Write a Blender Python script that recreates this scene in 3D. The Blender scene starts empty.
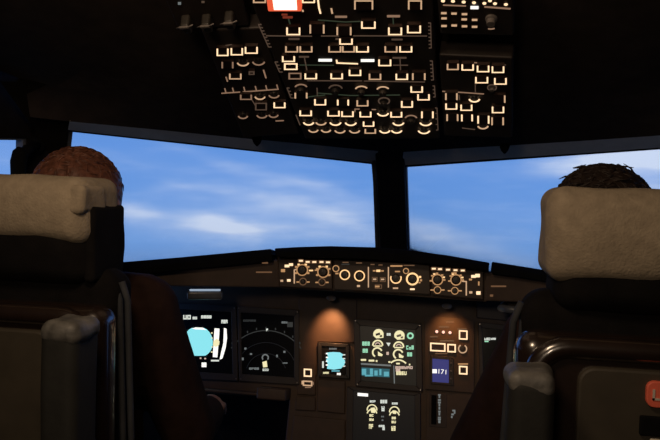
import bpy, bmesh, math, random
from mathutils import Vector, Matrix, noise
random.seed(7)
D2R = math.radians
scene = bpy.context.scene
COL = scene.collection

# ------------------------------------------------------------------ camera
CAM = Vector((0.19, 0.0, 1.18))
F_PX = 700.0
YAW, PITCH, ROLL = D2R(10.1), D2R(2.04), D2R(1.5)
Fv = Vector((-math.sin(YAW) * math.cos(PITCH), math.cos(YAW) * math.cos(PITCH), -math.sin(PITCH)))
R0 = Fv.cross(Vector((0, 0, 1))).normalized()
U0 = R0.cross(Fv).normalized()
Rv = R0 * math.cos(ROLL) + U0 * math.sin(ROLL)
Uv = U0 * math.cos(ROLL) - R0 * math.sin(ROLL)


def ray(px, py):
    return (Fv * F_PX + Rv * (px - 330) - Uv * (py - 220)).normalized()


def at_y(px, py, y):
    d = ray(px, py)
    return CAM + d * ((y - CAM.y) / d.y)


class Frame:
    """a plane of the cockpit: origin, u to the right, v up, n towards the crew"""

    def __init__(self, o, u, v):
        self.o = Vector(o)
        self.u = Vector(u).normalized()
        v = Vector(v)
        self.v = (v - self.u * v.dot(self.u)).normalized()
        self.n = self.u.cross(self.v)

    def hit(self, px, py, n=0.0):
        d = ray(px, py)
        o = self.o + self.n * n
        t = (o - CAM).dot(self.n) / d.dot(self.n)
        p = CAM + d * t - self.o
        return p.dot(self.u), p.dot(self.v)

    def w(self, u, v, n=0.0):
        return self.o + self.u * u + self.v * v + self.n * n

    def wp(self, px, py, n=0.0):
        u, v = self.hit(px, py, n)
        return self.w(u, v, n)

    def matrix(self):
        m = Matrix((self.u, self.v, self.n)).transposed().to_4x4()
        m.translation = self.o
        return m


# ------------------------------------------------------------------ materials
def mat(name, col, rough=0.6, metal=0.0, var=0.25, scale=30.0, bump=0.0, bscale=200.0, spec=0.5, coat=0.0):
    m = bpy.data.materials.new(name)
    m.use_nodes = True
    nt = m.node_tree
    b = nt.nodes['Principled BSDF']
    tc = nt.nodes.new('ShaderNodeTexCoord')
    nz = nt.nodes.new('ShaderNodeTexNoise')
    nz.inputs['Scale'].default_value = scale
    nz.inputs['Detail'].default_value = 4
    nt.links.new(tc.outputs['Object'], nz.inputs['Vector'])
    rp = nt.nodes.new('ShaderNodeValToRGB')
    lo = [c * (1 - var) for c in col]
    hi = [min(1, c * (1 + var)) for c in col]
    rp.color_ramp.elements[0].position = 0.3
    rp.color_ramp.elements[1].position = 0.7
    rp.color_ramp.elements[0].color = (*lo, 1)
    rp.color_ramp.elements[1].color = (*hi, 1)
    nt.links.new(nz.outputs['Fac'], rp.inputs['Fac'])
    nt.links.new(rp.outputs['Color'], b.inputs['Base Color'])
    b.inputs['Roughness'].default_value = rough
    b.inputs['Metallic'].default_value = metal
    b.inputs['Specular IOR Level'].default_value = spec
    b.inputs['Coat Weight'].default_value = coat
    if bump:
        n2 = nt.nodes.new('ShaderNodeTexNoise')
        n2.inputs['Scale'].default_value = bscale
        n2.inputs['Detail'].default_value = 3
        nt.links.new(tc.outputs['Object'], n2.inputs['Vector'])
        bp = nt.nodes.new('ShaderNodeBump')
        bp.inputs['Strength'].default_value = bump
        bp.inputs['Distance'].default_value = 0.002
        nt.links.new(n2.outputs['Fac'], bp.inputs['Height'])
        nt.links.new(bp.outputs['Normal'], b.inputs['Normal'])
    return m


def emit(name, col, strength):
    m = bpy.data.materials.new(name)
    m.use_nodes = True
    nt = m.node_tree
    b = nt.nodes['Principled BSDF']
    b.inputs['Base Color'].default_value = (0.02, 0.02, 0.02, 1)
    b.inputs['Roughness'].default_value = 0.4
    b.inputs['Emission Color'].default_value = (*col, 1)
    b.inputs['Emission Strength'].default_value = strength
    return m


def glass_mat():
    m = bpy.data.materials.new('window_glass')
    m.use_nodes = True
    nt = m.node_tree
    nt.nodes.clear()
    out = nt.nodes.new('ShaderNodeOutputMaterial')
    tr = nt.nodes.new('ShaderNodeBsdfTransparent')
    tr.inputs['Color'].default_value = (0.985, 0.99, 1, 1)
    gl = nt.nodes.new('ShaderNodeBsdfGlossy')
    gl.inputs['Roughness'].default_value = 0.02
    fr = nt.nodes.new('ShaderNodeFresnel')
    fr.inputs['IOR'].default_value = 1.15
    mx = nt.nodes.new('ShaderNodeMixShader')
    nt.links.new(fr.outputs[0], mx.inputs[0])
    nt.links.new(tr.outputs[0], mx.inputs[1])
    nt.links.new(gl.outputs[0], mx.inputs[2])
    nt.links.new(mx.outputs[0], out.inputs['Surface'])
    return m


M = dict(
    lining=mat('dark_lining', (0.030, 0.022, 0.018), 0.85, bump=0.15, bscale=120, spec=0.2),
    wall=mat('black_lining', (0.010, 0.008, 0.007), 0.9, bump=0.15, bscale=120, spec=0.1),
    ledge=mat('grey_window_surround', (0.78, 0.77, 0.73), 0.6, var=0.06),
    post=mat('black_post', (0.010, 0.010, 0.012), 0.7, spec=0.25),
    seal=mat('grey_seal', (0.10, 0.11, 0.13), 0.6),
    carpet=mat('dark_carpet', (0.02, 0.02, 0.022), 0.95, bump=0.5, bscale=400, spec=0.1),
    hood=mat('black_coaming', (0.005, 0.005, 0.006), 0.85, bump=0.3, bscale=300, spec=0.1),
    wing=mat('brown_coaming_face', (0.075, 0.050, 0.036), 0.7, var=0.15),
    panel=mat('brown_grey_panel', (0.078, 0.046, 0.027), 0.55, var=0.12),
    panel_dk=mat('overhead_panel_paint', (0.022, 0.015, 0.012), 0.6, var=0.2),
    fcu=mat('control_panel_paint', (0.055, 0.036, 0.026), 0.55, var=0.15),
    bezel=mat('display_bezel', (0.045, 0.034, 0.028), 0.5, var=0.1),
    cap=mat('button_cap', (0.030, 0.014, 0.010), 0.45, var=0.2),
    knob=mat('knob_black', (0.028, 0.024, 0.02), 0.45),
    gknob=mat('knob_grey', (0.16, 0.14, 0.13), 0.5),
    screw=mat('screw_metal', (0.35, 0.32, 0.3), 0.35, 0.9),
    beige=mat('beige_headrest_cloth', (0.34, 0.28, 0.205), 0.95, var=0.14, scale=60, bump=0.6, bscale=260, spec=0.1),
    darkcloth=mat('dark_seat_cloth', (0.009, 0.008, 0.008), 0.95, bump=0.4, bscale=300, spec=0.1),
    shell=mat('brown_seat_shell', (0.020, 0.012, 0.009), 0.26, var=0.15, spec=1.0, coat=1.0),
    inset=mat('seat_back_panel', (0.050, 0.041, 0.028), 0.6, var=0.12),
    arm=mat('olive_armrest', (0.015, 0.015, 0.013), 0.75, var=0.2, bump=0.2, bscale=100),
    armcap=mat('worn_armrest_cap', (0.13, 0.125, 0.115), 0.5, var=0.5, scale=45, bump=0.5, bscale=70),
    strap=mat('grey_blue_strap', (0.030, 0.033, 0.040), 0.8, bump=0.3, bscale=500),
    skin=mat('skin', (0.42, 0.22, 0.15), 0.55, var=0.1),
    jacket=mat('dark_jacket', (0.026, 0.013, 0.010), 0.9, bump=0.3, bscale=150, spec=0.15),
    collar=mat('white_collar', (0.45, 0.45, 0.48), 0.8),
    trousers=mat('dark_trousers', (0.012, 0.012, 0.015), 0.9, spec=0.15),
    hair_r=mat('red_brown_hair', (0.15, 0.06, 0.038), 0.45, var=0.5, scale=90, spec=0.4),
    hair_d=mat('dark_brown_hair', (0.022, 0.014, 0.011), 0.55, var=0.4, scale=90, spec=0.3),
    screen=mat('screen_glass', (0.012, 0.013, 0.015), 0.18, var=0.05),
    handle=mat('smooth_grey_trim', (0.10, 0.11, 0.13), 0.3),
    red=mat('red_tag', (0.92, 0.17, 0.10), 0.5, var=0.06),
    pale=mat('pale_card', (0.62, 0.57, 0.48), 0.7),
    black=mat('matt_black', (0.006, 0.006, 0.006), 0.9, spec=0.1),
    glass=glass_mat(),
    # what gives off light
    lit3=emit('light_bright', (1.0, 0.68, 0.40), 1.35),
    lit2=emit('light_medium', (1.0, 0.62, 0.36), 0.62),
    lit1=emit('light_faint', (1.0, 0.58, 0.36), 0.26),
    lit0=emit('light_very_faint', (1.0, 0.62, 0.42), 0.075),
    amber3=emit('amber_bright', (1.0, 0.60, 0.27), 1.25),
    amber2=emit('amber_medium', (1.0, 0.52, 0.22), 0.50),
    amber1=emit('amber_faint', (1.0, 0.50, 0.24), 0.14),
    white=emit('white_light', (1.0, 0.97, 0.9), 1.2),
    white2=emit('white_text', (0.95, 1.0, 0.9), 0.75),
    white1=emit('white_dim', (0.9, 1.0, 1.0), 0.16),
    white0=emit('white_very_dim', (0.9, 1.0, 1.0), 0.028),
    white00=emit('blue_very_dim', (0.5, 0.7, 1.0), 0.008),
    cyan=emit('cyan_light', (0.27, 0.80, 0.88), 1.0),
    cyan2=emit('cyan_medium', (0.16, 0.62, 0.74), 0.62),
    yellow=emit('yellow_light', (1.0, 0.90, 0.52), 0.92),
    green=emit('green_light', (0.45, 1.0, 0.66), 0.75),
    greendim=emit('green_dim', (0.35, 0.5, 0.3), 0.07),
    pink=emit('pink_text', (1.0, 0.72, 0.58), 0.62),
    blue=emit('blue_screen', (0.05, 0.06, 0.30), 0.55),
    scr_grey=emit('screen_grey', (0.45, 0.55, 0.5), 0.006),
    scr_blue=emit('screen_blue_grey', (0.4, 0.5, 0.65), 0.004),
    scr_teal=emit('screen_teal', (0.05, 0.30, 0.38), 0.35),
    barsheen=emit('pale_blue_painted_sheen', (0.62, 0.78, 1.0), 0.50),  # emission painted on as the sheen of the left glareshield bar
    redglow=emit('red_lamp_glow', (1.0, 0.13, 0.05), 0.85),
    redcore=emit('red_lamp_core', (1.0, 0.74, 0.55), 2.2),
    reddim=emit('red_legend', (1.0, 0.16, 0.08), 0.18),
    dot=emit('indicator_lamp', (1.0, 0.50, 0.38), 1.6),
)


# ------------------------------------------------------------------ mesh builder
class MB:
    def __init__(self):
        self.bm = bmesh.new()

    def prism(self, pts, n0, n1):
        """closed polygon (u,v) extruded along n"""
        a = [self.bm.verts.new((p[0], p[1], n0)) for p in pts]
        b = [self.bm.verts.new((p[0], p[1], n1)) for p in pts]
        k = len(pts)
        self.bm.faces.new(b)
        self.bm.faces.new(a[::-1])
        for i in range(k):
            j = (i + 1) % k
            self.bm.faces.new((a[i], a[j], b[j], b[i]))
        return self

    def hexa(self, p8):
        vs = [self.bm.verts.new(p) for p in p8]
        for f in ((0, 1, 2, 3), (7, 6, 5, 4), (0, 4, 5, 1), (1, 5, 6, 2), (2, 6, 7, 3), (3, 7, 4, 0)):
            self.bm.faces.new([vs[i] for i in f])
        return self

    def box(self, c, s):
        x, y, z = c
        a, b, d = s[0] / 2, s[1] / 2, s[2] / 2
        return self.hexa([(x - a, y - b, z - d), (x - a, y + b, z - d), (x + a, y + b, z - d), (x + a, y - b, z - d),
                          (x - a, y - b, z + d), (x - a, y + b, z + d), (x + a, y + b, z + d), (x + a, y - b, z + d)])

    def rbox(self, c, s, bev, seg=4, cuts=0, jit=0.0, jscale=12.0, off=0.0, bulge=0.0):
        """rounded box, optionally crumpled"""
        t = bmesh.new()

        def axis(L):
            h = L / 2
            b_ = min(bev, h * 0.98)
            e = [-h + b_ * (1 - math.tan(math.pi / 4 * (1 - k / seg))) for k in range(seg + 1)]
            n = 1 + cuts * 4
            inner = [-(h - b_) + 2 * (h - b_) * k / n for k in range(1, n)]
            return e + inner + [-q for q in e[::-1]]
        ax = [axis(q) for q in s]
        vm = {}

        def vert(p):
            key = tuple(round(q, 6) for q in p)
            if key not in vm:
                q = Vector([max(-(s[i] / 2 - min(bev, s[i] * 0.49)), min(s[i] / 2 - min(bev, s[i] * 0.49), p[i])) for i in range(3)])
                d = Vector(p) - q
                bb = min(bev, min(s) * 0.49)
                vm[key] = t.verts.new(q + d.normalized() * bb if d.length > 1e-9 else Vector(p))
            return vm[key]
        for a in range(3):
            i1, i2 = (a + 1) % 3, (a + 2) % 3
            for sg in (-1, 1):
                for m_ in range(len(ax[i1]) - 1):
                    for n_ in range(len(ax[i2]) - 1):
                        ps = []
                        for (g, h) in ((m_, n_), (m_ + 1, n_), (m_ + 1, n_ + 1), (m_, n_ + 1)):
                            p = [0, 0, 0]
                            p[a] = sg * s[a] / 2
                            p[i1] = ax[i1][g]
                            p[i2] = ax[i2][h]
                            ps.append(vert(p))
                        if len(set(ps)) == 4:
                            try:
                                t.faces.new(ps if sg > 0 else ps[::-1])
                            except ValueError:
                                pass
        if bulge:
            for v in t.verts:
                k = max(0, 1 - (2 * v.co.x / s[0]) ** 4) * max(0, 1 - (2 * v.co.z / s[2]) ** 2)
                v.co.y += math.copysign(bulge * k, v.co.y) if abs(v.co.y) > s[1] * 0.3 else 0
        t.normal_update()
        for v in t.verts:
            if jit:
                v.co += v.normal * jit * noise.noise(v.co * jscale + Vector((off, off, off)))
        me = bpy.data.meshes.new('t')
        t.transform(Matrix.Translation(c))
        t.to_mesh(me)
        t.free()
        self.bm.from_mesh(me)
        bpy.data.meshes.remove(me)
        return self

    def tube(self, pts, r, k=8, closed=False):
        pts = [Vector(p) for p in pts]
        rings = []
        n = len(pts)
        up = None
        for i, p in enumerate(pts):
            a = pts[max(i - 1, 0)]
            b = pts[min(i + 1, n - 1)]
            t = (b - a).normalized()
            if up is None:
                up = t.orthogonal().normalized()
            up = (up - t * up.dot(t)).normalized()
            s = t.cross(up)
            rr = r[i] if isinstance(r, (list, tuple)) else r
            rings.append([self.bm.verts.new(p + (up * math.cos(q) + s * math.sin(q)) * rr)
                          for q in [2 * math.pi * j / k for j in range(k)]])
        for i in range(n - 1):
            for j in range(k):
                l = (j + 1) % k
                self.bm.faces.new((rings[i][j], rings[i][l], rings[i + 1][l], rings[i + 1][j]))
        self.bm.faces.new(rings[0][::-1])
        self.bm.faces.new(rings[-1])
        return self

    def lathe(self, c, prof, k=20):
        """profile of (radius, n) around the n axis at (u,v)"""
        rings = [[self.bm.verts.new((c[0] + r * math.cos(2 * math.pi * j / k), c[1] + r * math.sin(2 * math.pi * j / k), n))
                  for j in range(k)] for r, n in prof]
        for i in range(len(prof) - 1):
            for j in range(k):
                l = (j + 1) % k
                self.bm.faces.new((rings[i][j], rings[i][l], rings[i + 1][l], rings[i + 1][j]))
        self.bm.faces.new(rings[0][::-1])
        self.bm.faces.new(rings[-1])
        return self

    def strip(self, pts, wd, n0, n1, closed=False):
        """ribbon of width wd along points (u,v)"""
        P = [Vector(p) for p in pts]
        n = len(P)
        L, Rr = [], []
        for i in range(n):
            if closed:
                a, b = P[i - 1], P[(i + 1) % n]
            else:
                a, b = P[max(i - 1, 0)], P[min(i + 1, n - 1)]
            t = (P[i] - a).normalized() + (b - P[i]).normalized()
            if t.length < 1e-9:
                t = b - a
            t.normalize()
            e = (P[i] - a) if (P[i] - a).length > 1e-9 else (b - P[i])
            e.normalize()
            m = Vector((-t.y, t.x))
            k = max(0.5, abs(m.dot(Vector((-e.y, e.x)))))
            L.append(P[i] + m * wd / 2 / k)
            Rr.append(P[i] - m * wd / 2 / k)
        for i in range(n if closed else n - 1):
            j = (i + 1) % n
            self.hexa([(*Rr[i], n0), (*L[i], n0), (*L[j], n0), (*Rr[j], n0),
                       (*Rr[i], n1), (*L[i], n1), (*L[j], n1), (*Rr[j], n1)])
        return self

    def loft(self, rows, close_ends=True):
        """rows of equal-length closed rings"""
        R = [[self.bm.verts.new(p) for p in r] for r in rows]
        k = len(R[0])
        for i in range(len(R) - 1):
            for j in range(k):
                l = (j + 1) % k
                self.bm.faces.new((R[i][j], R[i][l], R[i + 1][l], R[i + 1][j]))
        if close_ends:
            self.bm.faces.new(R[0][::-1])
            self.bm.faces.new(R[-1])
        return self

    def grid(self, rows):
        R = [[self.bm.verts.new(p) for p in r] for r in rows]
        for i in range(len(R) - 1):
            for j in range(len(R[0]) - 1):
                self.bm.faces.new((R[i][j], R[i][j + 1], R[i + 1][j + 1], R[i + 1][j]))
        return self

    def capsule(self, a, b, ra, rb, k=12):
        a, b = Vector(a), Vector(b)
        t = (b - a)
        ln = t.length
        t.normalize()
        pts, rr = [], []
        for q in (-80, -55, -30, 0):
            pts.append(a + t * ra * math.sin(D2R(q))); rr.append(ra * math.cos(D2R(q)))
        for q in (0, 30, 55, 80):
            pts.append(b + t * rb * math.sin(D2R(q))); rr.append(rb * math.cos(D2R(q)))
        return self.tube(pts, rr, k)

    def ball(self, c, r, seg=18):
        """ellipsoid, r may be a triple"""
        if not isinstance(r, (tuple, list)):
            r = (r, r, r)
        t = bmesh.new()
        bmesh.ops.create_uvsphere(t, u_segments=seg, v_segments=seg * 2 // 3, radius=1)
        for v in t.verts:
            v.co = Vector((v.co.x * r[0], v.co.y * r[1], v.co.z * r[2])) + Vector(c)
        me = bpy.data.meshes.new('t')
        t.to_mesh(me)
        t.free()
        self.bm.from_mesh(me)
        bpy.data.meshes.remove(me)
        return self

    def build(self, name, m, parent=None, smooth=False, bevel=0.0, remesh=0.0, solid=0.0, world=False):
        bmesh.ops.recalc_face_normals(self.bm, faces=self.bm.faces[:])
        me = bpy.data.meshes.new(name)
        self.bm.to_mesh(me)
        self.bm.free()
        o = bpy.data.objects.new(name, me)
        COL.objects.link(o)
        if remesh:
            md = o.modifiers.new('Remesh', 'REMESH')
            md.mode = 'VOXEL'
            md.voxel_size = remesh
            sm = o.modifiers.new('Smooth', 'SMOOTH')
            sm.factor = 0.5
            sm.iterations = 3
            dg = bpy.context.evaluated_depsgraph_get()
            dg.update()
            nm = bpy.data.meshes.new_from_object(o.evaluated_get(dg))
            o.modifiers.clear()
            o.data = nm
            bpy.data.meshes.remove(me)
            me = nm
            me.name = name
            smooth = True
        me.materials.clear()
        me.materials.append(m if not isinstance(m, str) else M[m])
        for p in me.polygons:
            p.use_smooth = smooth
            p.material_index = 0
        if bevel:
            md = o.modifiers.new('Bevel', 'BEVEL')
            md.width = bevel
            md.segments = 2
            md.limit_method = 'ANGLE'
        if solid:
            md = o.modifiers.new('Solid', 'SOLIDIFY')
            md.thickness = solid
            md.offset = 1
        if parent:
            o.parent = parent
        return o


def tag(o, label, cat, group=None):
    o['label'] = label
    o['category'] = cat
    if group:
        o['group'] = group
    return o


def struct(o):
    o['kind'] = 'structure'
    return o


def thing(name, label, cat, frame=None, loc=None, group=None):
    o = bpy.data.objects.new(name, None)
    COL.objects.link(o)
    o.empty_display_size = 0.05
    if frame:
        o.matrix_world = frame.matrix()
    elif loc:
        o.location = loc
    return tag(o, label, cat, group)


# ------------------------------------------------------------------ planes of the cockpit
S20 = D2R(20)
P_BOT, P_TOP = Vector((0, 2.25, 1.0)), Vector((0, 1.87, 1.27))
d1 = (P_TOP - P_BOT).normalized()
WL = Frame(P_BOT, (math.cos(S20), math.sin(S20), 0), d1)
WR = Frame(P_BOT, (math.cos(S20), -math.sin(S20), 0), d1)
PF = Frame(P_BOT, (1, 0, 0), d1)
SL = Frame((-0.80, 1.60, 1.1), (0.20, 0.98, 0), (0, 0, 1))
SR = Frame((0.80, 1.60, 1.1), (0.20, -0.98, 0), (0, 0, 1))
OV_S = D2R(23)
OVv = Vector((0, -math.cos(OV_S), math.sin(OV_S)))
OV = Frame((0, 1.42, 1.325), (1, 0, 0), OVv)
T4 = D2R(4)
OLf = Frame((-0.15, 1.42, 1.325), Vector((math.cos(T4), 0, 0)) - OV.n * math.sin(T4), OVv)
ORf = Frame((0.15, 1.42, 1.325), Vector((math.cos(T4), 0, 0)) + OV.n * math.sin(T4), OVv)
GF = Frame((0, 1.80, 0.97), (1, 0, 0), (0, math.sin(D2R(6)), math.cos(D2R(6))))
MP = Frame((0, 2.02, 0.72), (1, 0, 0), (0, math.sin(D2R(12)), math.cos(D2R(12))))
A25 = D2R(22)
GL = Frame((-0.31, 1.80, 0.97), (math.cos(A25), math.sin(A25), 0), (0, 0, 1))
GR = Frame((0.30, 1.80, 0.97), (math.cos(A25), -math.sin(A25), 0), (0, 0, 1))
OV.up = OLf.up = ORf.up = True


# ------------------------------------------------------------------ setting
def slab_ring(fr, inner, outer, name, n0=-0.03, n1=0.0):
    """a frame of wall between opening (inner quad) and outer quad, in a plane"""
    b = MB()
    for i in range(4):
        j = (i + 1) % 4
        quad = [inner[i], outer[i], outer[j], inner[j]]
        b.hexa([tuple(fr.w(*q, n0)) for q in quad] + [tuple(fr.w(*q, n1)) for q in quad])
    return b


def window(fr, px, name, glass_n=-0.015):
    quad = [fr.hit(*p) for p in px]
    # rounded corners of the pane
    g = MB()
    g.hexa([tuple(fr.w(*q, glass_n - 0.006)) for q in quad] + [tuple(fr.w(*q, glass_n)) for q in quad])
    o = struct(g.build(name, 'glass'))
    f = MB()
    c = Vector((sum(q[0] for q in quad) / 4, sum(q[1] for q in quad) / 4))
    for i in range(4):
        j = (i + 1) % 4
        a, b2 = Vector(quad[i]), Vector(quad[j])
        ia = a + (c - a).normalized() * 0.012
        ib = b2 + (c - b2).normalized() * 0.012
        q4 = [a, b2, ib, ia]
        f.hexa([tuple(fr.w(*q, glass_n - 0.012)) for q in q4] + [tuple(fr.w(*q, glass_n + 0.010)) for q in q4])
    # small gussets that round the corners
    for i in range(4):
        a, p, n = Vector(quad[i]), Vector(quad[i - 1]), Vector(quad[(i + 1) % 4])
        e1, e2 = (p - a).normalized(), (n - a).normalized()
        r = 0.024
        arc = [a]
        cc = a + e1 * r + e2 * r
        for k in range(6):
            q = k / 5 * math.pi / 2
            arc.append(cc - e2 * r * math.cos(q) - e1 * r * math.sin(q))
        ring = [tuple(fr.w(*q, glass_n - 0.012)) for q in arc]
        ring2 = [tuple(fr.w(*q, glass_n + 0.010)) for q in arc]
        f.loft([ring, ring2])
    f.build('window_frame', 'seal', o)
    return quad


QL = window(WL, [(68, 131), (376, 164), (384, 278), (52, 300)], 'window_1')
QR = window(WR, [(400, 167), (760, 142), (775, 330), (403, 282)], 'window_2')
QS = window(SL, [(-120, 136), (28, 138), (27, 215), (-120, 225)], 'window_3')
SRq = [(-q[0], q[1]) for q in QS]
# right-hand side pane mirrors the left one
g = MB()
g.hexa([tuple(SR.w(*q, -0.021)) for q in SRq] + [tuple(SR.w(*q, -0.015)) for q in SRq])
w4 = struct(g.build('window_4', 'glass'))

# walls round the windows: a strip above, one outboard, and the bulkhead below down to the floor
b = MB()


def wall_quad(fr, q):
    """q: four world points, thickened outwards along the plane"""
    b.hexa([tuple(p) for p in q] + [tuple(p - fr.n * 0.03) for p in q])


for fr, Q, sg in ((WL, QL, -1), (WR, QR, 1)):
    A = [fr.w(*q) for q in Q]
    wall_quad(fr, [A[0], A[1], A[1] + d1 * 0.16, A[0] + d1 * 0.16 + fr.u * sg * 0.0])
    o0, o3 = (A[0], A[3]) if sg < 0 else (A[1], A[2])
    wall_quad(fr, [o0 + d1 * 0.16, o0, o0 + fr.u * sg * 0.075, o0 + fr.u * sg * 0.075 + d1 * 0.16])
    wall_quad(fr, [o0, o3, o3 + fr.u * sg * 0.14, o0 + fr.u * sg * 0.075])
    dn = lambda p: Vector((p.x, p.y, -0.02))
    ends = [A[3] + fr.u * (sg * 0.16 if sg < 0 else -0.06), A[2] + fr.u * (sg * 0.16 if sg > 0 else 0.06)]
    fwd = Vector((0, 0.03, 0))
    b.hexa([tuple(p) for p in (ends[0], ends[1], dn(ends[1]), dn(ends[0]))] + [tuple(p + fwd) for p in (ends[0], ends[1], dn(ends[1]), dn(ends[0]))])
struct(b.build('wall_front', 'wall'))
oS = [(-2.6, 0.55), (0.012, 0.55), (0.012, -1.1), (-2.6, -1.1)]
struct(slab_ring(SL, QS, oS, '').build('wall_left', 'wall'))
struct(slab_ring(SR, SRq, [(-q[0], q[1]) for q in oS], '').build('wall_right', 'wall'))
struct(MB().box((0, 0.75, -0.02), (2.9, 3.4, 0.04)).build('floor', 'carpet'))
struct(MB().box((0, -0.95, 0.85), (2.9, 0.04, 1.9)).build('wall_rear', 'lining'))

# ceiling with the window brow as its front edge
LEDGE_N = 0.032
topL = [WL.wp(px, py, LEDGE_N) for px, py in ((30, 117), (70, 121.5), (150, 129), (230, 137), (300, 143.5), (350, 148.5), (378, 151))]
topR = [WR.wp(px, py, LEDGE_N) for px, py in ((404, 152), (440, 149.5), (500, 146), (580, 141), (660, 135.5), (760, 128), (800, 125))]
front = topL + [(topL[-1] + topR[0]) / 2 + Vector((0, 0.0, 0.0))] + topR
t20 = math.tan(OV_S)


def sstep(t):
    t = max(0, min(1, t))
    return t * t * (3 - 2 * t)


def ceil_z(x, y):
    b = min(1.325 + 0.045 + (1.42 - y) * t20, 1.80)
    edge = 1.44 if y > 1.0 else 1.44 + (1.0 - y) * 0.06
    return b + (edge - b) * sstep((abs(x) - 0.38) / 0.62)


rows = [front]
for y, wx in ((1.42, 0.90), (1.30, 0.93), (1.15, 0.96), (1.0, 0.99), (0.8, 1.03), (0.55, 1.08), (0.3, 1.14), (0, 1.2), (-0.5, 1.3), (-0.97, 1.4)):
    rows.append([Vector((p.x / 0.9 * wx if abs(p.x) < 0.9 else math.copysign(wx, p.x), y, ceil_z(p.x / 0.9 * wx, y))) for p in front])
c = MB().grid(rows)
ceil = struct(c.build('ceiling', 'lining', smooth=True))

# pale brow above each windscreen, down to the glass
for fr, top, px in ((WL, topL, ((26, 126), (68, 131), (150, 140), (230, 148.5), (300, 156.5), (350, 161.5), (376, 164.5))),
                    (WR, topR, ((402, 167), (440, 164.5), (500, 160.2), (580, 154.8), (660, 149.2), (760, 142), (800, 139)))):
    low = [fr.wp(p[0], p[1], -0.004) for p in px]
    b = MB()
    if fr is WL:
        top, low = top[1:], low[1:]
    for i in range(len(low) - 1):
        up_n = fr.v * 0.003
        b.hexa([tuple(top[i]), tuple(top[i + 1]), tuple(low[i + 1]), tuple(low[i]),
                tuple(top[i] + up_n), tuple(top[i + 1] + up_n), tuple(low[i + 1] + up_n), tuple(low[i] + up_n)])
    struct(b.build('trim_1' if fr is WL else 'trim_2', 'ledge'))
# centre post between the two windscreens
pq = [PF.hit(*p, 0.03) for p in ((375, 150), (404, 150), (408.5, 285), (382, 285))]
post = struct(MB().prism(pq, -0.05, 0.03).build('trim_3', 'post', bevel=0.004))
post.matrix_world = PF.matrix()
for (x0, x1, y0, y1) in ((372.5, 375.5, 151, 285), (403.8, 406.5, 151, 285)):
    dx = 8
    q = [PF.hit(*p, 0.0) for p in ((x0, y0), (x1, y0), (x1 + dx * .55, y1), (x0 + dx * .55, y1))]
    MB().prism(q, -0.02, 0.012).build('edge_strip', 'seal', post)


# ------------------------------------------------------------------ lit controls
def px_scale(fr, px, py, n):
    a = Vector(fr.hit(px, py, n))
    b = Vector(fr.hit(px + 1, py, n))
    return (b - a).length


def line_px(fr, parent, pts, wpx, m, name='legend_line', n=0.0006, closed=False):
    uv = [fr.hit(*p, n) for p in pts]
    s = px_scale(fr, *pts[0], n)
    return MB().strip(uv, wpx * s, n - 0.0005, n + 0.0006, closed).build(name, m, parent)


def quad_px(fr, parent, x, y, w, h, m, name='legend', n=0.0006):
    uv = [fr.hit(*p, n) for p in ((x - w / 2, y - h / 2), (x + w / 2, y - h / 2), (x + w / 2, y + h / 2), (x - w / 2, y + h / 2))]
    return MB().prism(uv, n - 0.0005, n + 0.0006).build(name, m, parent)


def button(fr, parent, x, y, w, h, style, m, name='pushbutton', depth=0.006, th=1.6, sk=0.0):
    """cap with a lit edge. style: U open at the top, S sides only, F closed"""
    n = depth
    hw, hh = w / 2, h / 2
    P = lambda a, b: fr.hit(x + a + b * -sk, y + b, n)
    cap = [P(-hw, -hh), P(hw, -hh), P(hw, hh), P(-hw, hh)]
    o = MB().prism(cap, 0.0, n).build(name, 'cap', parent)
    s = px_scale(fr, x, y, n)
    wd = th * s
    i = th / 2
    L = MB()
    a, b, c, d = P(-hw + i, -hh + i), P(hw - i, -hh + i), P(hw - i, hh - i), P(-hw + i, hh - i)
    if style == 'U':
        L.strip([a, d, c, b], wd, n, n + 0.0006)
    elif style == 'S':
        L.strip([a, d], wd, n, n + 0.0006)
        L.strip([b, c], wd, n, n + 0.0006)
    elif style == 'F':
        L.strip([a, b, c, d], wd, n, n + 0.0006, True)
    elif style == 'L':
        L.strip([a, d], wd, n, n + 0.0006)
    elif style == 'R':
        L.strip([b, c], wd, n, n + 0.0006)
    elif style == 'N':
        L.strip([d, a, b, c], wd, n, n + 0.0006)
    L.build('lit_edge', m, o)
    return o


def arc_pts(fr, x, y, r, a0, a1, n, k=12, ry=None):
    ry = ry or r
    return [fr.hit(x + r * math.cos(D2R(a0 + (a1 - a0) * i / k)), y + ry * math.sin(D2R(a0 + (a1 - a0) * i / k)), n) for i in range(k + 1)]


def knob(fr, parent, x, y, r, m, a0=20, a1=160, th=1.5, kmat='knob', name='rotary_knob', depth=0.012, ry=None, taper=0.8, arc=True):
    """round knob with a lit arc beside it; image angles, 90 = bottom"""
    n = depth if ry and arc and a0 < 100 and a1 < 200 else 0.0008
    s = px_scale(fr, x, y, n)
    base = fr.hit(x, y, n)
    R = r * s * 0.78
    o = MB().lathe(base, [(R * 1.05, 0), (R * 1.05, depth * 0.3), (R * taper, depth * 0.4), (R * taper * 0.94, depth), (R * 0.3, depth * 1.02)]).build(name, kmat, parent)
    MB().box((base[0], base[1] + R * 0.4, depth * 1.02), (R * 0.16, R * 0.7, 0.001)).build('pointer', 'gknob', o)
    if arc:
        n2 = n + 0.0006 if n > 0.002 else (depth * 0.35 if ry else n)
        full = abs(a1 - a0) >= 359
        pts = arc_pts(fr, x, y, r, a0, a1, n2, 20 if full else 12, ry)
        if full:
            pts = pts[:-1]
        MB().strip(pts, th * s, n2 - 0.0006, n2 + 0.0008, full).build('lit_ring', m, o)
    return o


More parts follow.
